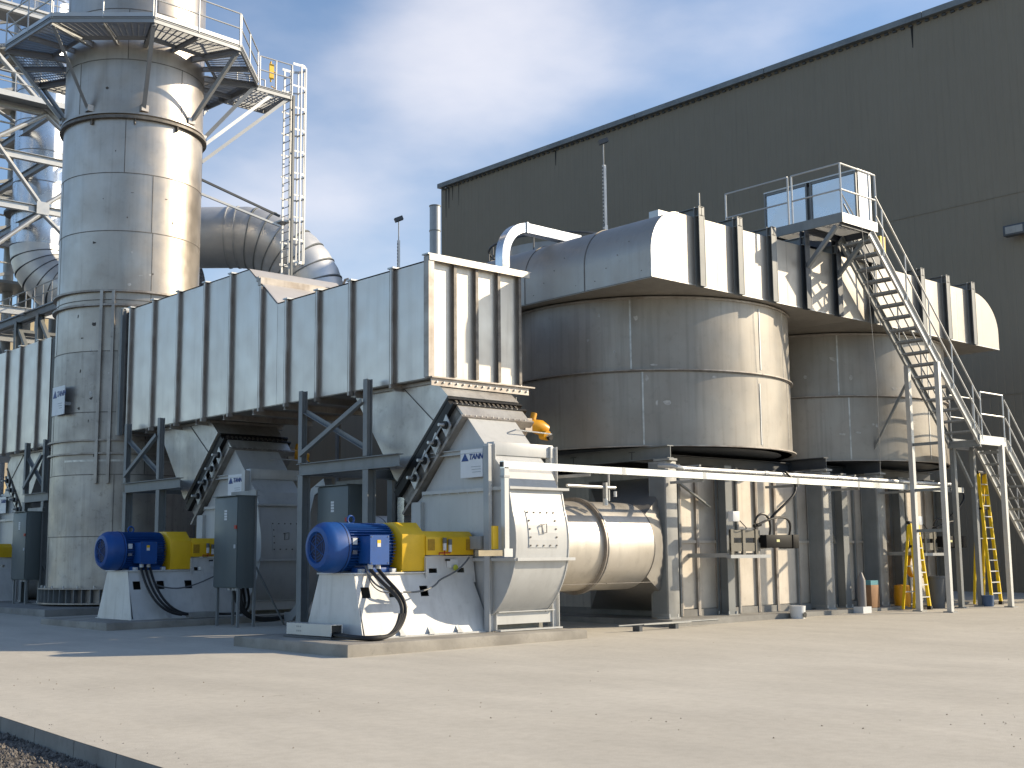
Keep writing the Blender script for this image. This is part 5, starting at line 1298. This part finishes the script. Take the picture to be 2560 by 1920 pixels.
# ------------------------------------------------------------------ silver elbow duct behind the stack
def elbow_duct():
    A = Vector((.74, -.672, 0)); P0 = Vector((23.75, 41.55, 13.86)); R, r = 3.0, 1.16
    t = thing('elbow_duct', 'silver clad duct elbow turning down behind the near stack and header', 'duct', (25.8, 39.7, 4))
    segs = [(-5.2, -1.6), (-1.6, -.35), (-.35, 0)]
    for a, b in segs:
        MB().cyl(P0+A*a, P0+A*(b-.01), r, 48, caps=False).build('cladding_section', ELBOW, t, smooth=True)
        q = P0+A*b; MB().cyl(q-A*.02, q+A*.03, r+.035, 48).build('band', GALVL, t, smooth=True)
    n = 9
    for i in range(n):
        g = MB(); pts = []
        th = [pi/2*(i+f)/n for f in (0.01, .5, .99)]
        pts = [P0+A*(R*sin(a))+Vector((0, 0, R*cos(a)-R)) for a in th]
        g.tube(pts, [r, r+.02, r], 48, caps=False).build('elbow_gore', ELBOW, t, smooth=True)
        a = pi/2*(i+1)/n; c = P0+A*(R*sin(a))+Vector((0, 0, R*cos(a)-R)); d = A*cos(a)+Vector((0, 0, -sin(a)))
        MB().cyl(c-d*.018, c+d*.018, r+.03, 48).build('gore_band', GREYP, t, smooth=True)
    c = P0+A*R-Vector((0, 0, R))
    MB().cyl(c, (c.x, c.y, 6.5), r, 48, caps=False).build('drop_section', ELBOW, t, smooth=True)
    h = thing('duct_casing', 'dark olive casing below the silver elbow, seen between the frame posts under the header', 'steel casing', (c.x, c.y, 0))
    MB().box(c.x-1.6, c.x+3, c.y-4, c.y+9, 0, 8.0).build('casing_body', WALLM, h)
    for k in range(7): MB().box(c.x-1.68, c.x-1.6, c.y-3.9+k*2, c.y-3.78+k*2, 0, 8.0).build('rib', GREYP, h)
elbow_duct()

# ------------------------------------------------------------------ far duct tower at left
def tower():
    tx_, ty = 23.95, 62.0
    d = thing('far_stack_duct', 'bright aluminium clad vertical duct inside the steel tower at far left', 'duct', (tx_, ty, 17))
    z = 17.4
    R = 1.28
    while z < 34:
        MB().cyl((tx_, ty, z), (tx_, ty, z+1.58), R, 40, caps=False).build('cladding_section', DUCTO, d, smooth=True)
        MB().ring((tx_, ty), R-.01, R+.02, z+1.56, z+1.6, 40).build('band', GALV, d, smooth=True); z += 1.6
    MB().ring((tx_, ty), R, R+.35, 19.0, 19.12, 40).build('flange', DARKS, d)
    MB().ring((tx_, ty), R, R+.3, 26.3, 26.45, 40).build('flange', GALV, d)
    # elbow to the right
    A = Vector((.74, -.672, 0)); r = 1.28; Rb = 2.3; P = Vector((tx_, ty, 17.4)); n = 7
    for i in range(n):
        th = [pi/2*(i+f)/n for f in (.01, .5, .99)]
        MB().tube([P+A*(Rb-Rb*cos(a))+Vector((0, 0, -Rb*sin(a))) for a in th], r, 40, caps=False).build('elbow_gore', ELBOW, d, smooth=True)
        a = pi/2*(i+1)/n; c = P+A*(Rb-Rb*cos(a))+Vector((0, 0, -Rb*sin(a))); dd = A*sin(a)+Vector((0, 0, -cos(a)))
        MB().cyl(c-dd*.02, c+dd*.02, r+.03, 40).build('gore_band', DARKS, d, smooth=True)
    q = P+A*Rb-Vector((0, 0, Rb))
    MB().cyl(q, q+A*.9, r, 40, caps=False).build('cladding_section', ELBOW, d, smooth=True)
    MB().cyl(q+A*.9, q+A*1.15, r+.12, 40).build('band', mat('yellowed_band', (.3, .28, .18), .5, .4), d, smooth=True)
    MB().cyl(q+A*1.15, q+A*6, r, 40, caps=False).build('cladding_section', DUCTO, d, smooth=True)
    t = thing('steel_tower', 'open steel tower of beams and diagonal braces around the far left duct', 'steel tower', (tx_, 60, 0))
    y0, y1, x0, x1 = 58.0, 65.5, 17.4, 28.2
    lv = (9.5, 13.25, 18.25, 20.7, 23.05, 27.8, 32.5)
    for x in (x0, x1):
        for y in (y0, y1): MB().ibeam((x, y, 0), (x, y, 34), .35, .35, up=(1, 0, 0)).build('tower_column', GALV, t)
    for z in lv:
        for y in (y0, y1): MB().ibeam((x0, y, z), (x1, y, z), .25, .36).build('tower_beam', GALVL if y == y0 else GALV, t)
        for x in (x0, x1, 22.8): MB().ibeam((x, y0, z), (x, y1, z), .22, .34).build('cross_beam', GALV, t)
    nx = 22.55
    for (a, b) in (((x0, 24.5), (nx, 18.4)), ((nx, 18.4), (x1, 23.0)), ((nx, 18.1), (x0, 13.4)), ((nx, 18.1), (x1, 13.4)), ((x0, 19.3), (nx, 22.95)), ((nx, 22.95), (x1, 18.5)), ((x0, 27.9), (nx, 23.2)), ((20.3, 25.2), (24.2, 21.8))):
        MB().tube([(a[0], y0-.05, a[1]), (b[0], y0-.05, b[1])], .11, 10).build('tower_brace', GALVL, t)
    for (a, b) in (((x0, 18.3), (x1, 23.0)), ((x0, 27.8), (x1, 23.0)), ((x0, 23.0), (x1, 18.3)), ((x0, 23.0), (x1, 27.8)), ((x0, 28), (x1, 32.4))):
        MB().tube([(a[0], y1, a[1]), (b[0], y1, b[1])], .10, 8).build('tower_brace', GALV, t)
    for x in (x0, x1):
        for (a, b) in ((13.3, 18.2), (18.2, 13.3), (18.3, 23.0), (23.1, 27.8), (27.8, 32.4)):
            MB().tube([(x, y0, a), (x, y1, b)], .10, 8).build('tower_brace', GALV, t)
    MB().box(nx-.3, nx+.3, y0-.2, y0-.15, 18.0, 18.6).build('gusset_plate', GALVL, t)
    # walkways
    w = thing('tower_walkway', 'railed walkways crossing the far left steel tower', 'walkway', (22, 57.5, 18))
    for z, ya, yb in ((23.2, 57.0, 58.0), (27.95, 58, 60)):
        MB().box(x0, x1, ya, yb, z, z+.06).build('deck', GALV, w); MB().box(x0, x1, ya-.03, ya, z-.1, z+.16).build('toe_plate', GALVL, w)
        for h in (1.1, .6): MB().tube([(x0, ya, z+h), (x1, ya, z+h)], .03, 6).build('handrail', GALVL, w)
        x = x0
        while x < x1: MB().tube([(x, ya, z), (x, ya, z+1.1)], .03, 6).build('handrail_post', GALVL, w); x += 1.1
    xw = 22.0
    MB().box(xw-.05, xw+1.0, 46, 66, 13.15, 13.25).build('deck', GALV, w)
    MB().ibeam((xw, 46, 13.0), (xw, 66, 13.0), .2, .35).build('walkway_beam', GREYP, w)
    for h in (1.0, .55): MB().tube([(xw, 46, 13.25+h), (xw, 66, 13.25+h)], .03, 6).build('handrail', GALV, w)
    y = 46.
    while y < 66: MB().tube([(xw, y, 13.2), (xw, y, 14.25)], .03, 6).build('handrail_post', GALV, w); y += 1.0
    for y in (47.5, 52.5, 56.2, 58.8, 62): 
        MB().ibeam((xw, y, 0), (xw, y, 12.9), .3, .3, up=(1, 0, 0)).build('walkway_column', GREYP, w)
        MB().bar((xw, y, 12.7), (xw, y-2.2, 10.4), .16).build('walkway_brace', GREYP, w)
    # caged ladder on the tower
    l = thing('tower_ladder', 'small caged ladder with platform on the right side of the far left tower', 'ladder', (25.2, 57.4, 14))
    for x in (24.6, 25.05): MB().box(x, x+.05, 57.5, 57.56, 13.4, 17.6).build('stile', GALVL, l)
    r0 = MB().box(24.6, 25.1, 57.52, 57.55, 13.6, 13.63).build('rung', GALV, l)
    for k in range(1, 13):
        c = r0.copy(); COL.objects.link(c); c.location.z = .3*k
    for z in (15.2, 15.9, 16.6, 17.3): MB().tube([(24.5+.35+.42*cos(a), 57.5-.42*sin(a), z) for a in [pi*i/8 for i in range(9)]], .035, 6).build('cage_hoop', GALVL, l)
    for i in range(1, 8, 2): a = pi*i/8; MB().tube([(24.85+.42*cos(a), 57.5-.42*sin(a), 15.2), (24.85+.42*cos(a), 57.5-.42*sin(a), 17.8)], .025, 6).build('cage_bar', GALVL, l)
    MB().box(25.1, 27.4, 57.0, 58, 15.5, 15.6).build('side_platform', GALV, l)
    for h in (.4, .8, 1.2, 1.6): MB().tube([(25.2, 57, 15.6+h), (27.4, 57, 15.6+h)], .03, 6).build('handrail', GALVL, l)
    for x in (25.2, 26.3, 27.4): MB().tube([(x, 57, 15.6), (x, 57, 17.3)], .03, 6).build('handrail_post', GALVL, l)
    # second bundle of pipes behind
    p = thing('rear_pipe_bundle', 'tangle of dark pipes and platforms behind the far left tower', 'pipework', (29, 70, 0))
    for i in range(5): MB().cyl((25.5+i*1.1, 70+.4*i, 0), (25.5+i*1.1, 70+.4*i, 33-1.3*i), .28+.12*(i % 2), 14).build('pipe', GREYP if i % 2 else GALV, p, smooth=True)
    for k in range(7):
        z = 14+k*2.6; MB().box(22, 33, 67.5, 70.5, z, z+.16).build('platform', GREYP, p); MB().tube([(22, 67.5, z+1.1), (33, 67.5, z+1.1)], .05, 6).build('handrail', GALVL, p)
        MB().bar((23, 67.6, z), (30, 67.6, z+2.5), .16).build('brace', GALV, p)
    for x in (22, 26.5, 31): MB().ibeam((x, 67.6, 0), (x, 67.6, 34), .3, .3, up=(1, 0, 0)).build('column', GREYP, p)
tower()
t = thing('distant_building', 'small sandy coloured building far behind the left duct', 'building', (50, 152, 0))
b = MB().box(40, 70, 148, 165, 0, 31).build('wall', mat('sandy_wall', (.45, .36, .2), .8, 0, .4, .3, tint=(.3, .26, .2)), t)
for i in range(5): MB().box(42+5*i, 44.5+5*i, 147.9, 148.0, 24, 26).build('window', DARKS, t)
MB().box(39.7, 70.3, 147.7, 165, 31, 31.4).build('roof', GREYL, t)
t = thing('red_lift_boom', 'small patch of red machinery behind the near stack above the header', 'machinery', (30.5, 60, 12))
for k in range(4): MB().bar((30.6+.25*k, 60-.25*k, 12.5), (31.2+.25*k, 59.6-.25*k, 16.1-.3*k), .14).build('boom_section', RED, t)
for k in range(6): MB().tube([(31.9+.3*k, 59-.25*k, 13), (31.9+.3*k, 59-.25*k, 15.6)], .03, 5).build('guard_rail', DARKS, t)

t = thing('low_plant_building', 'low dark olive plant building seen under the header duct between the steel frames', 'building', (38, 60, 0))
MB().box(38, 43, 46, 84, 0, 10.2).build('wall', WALLM, t)
for k in range(12): MB().box(37.94, 38, 47+3*k, 47.2+3*k, 0, 10.0).build('wall_rib', GREYP, t)
MB().box(37.9, 43.1, 45.9, 84.1, 10.2, 10.4).build('roof_edge', GUTT, t)
MB().box(37.9, 38, 50, 54, 0, 4.5).build('roller_door', DARKS, t)
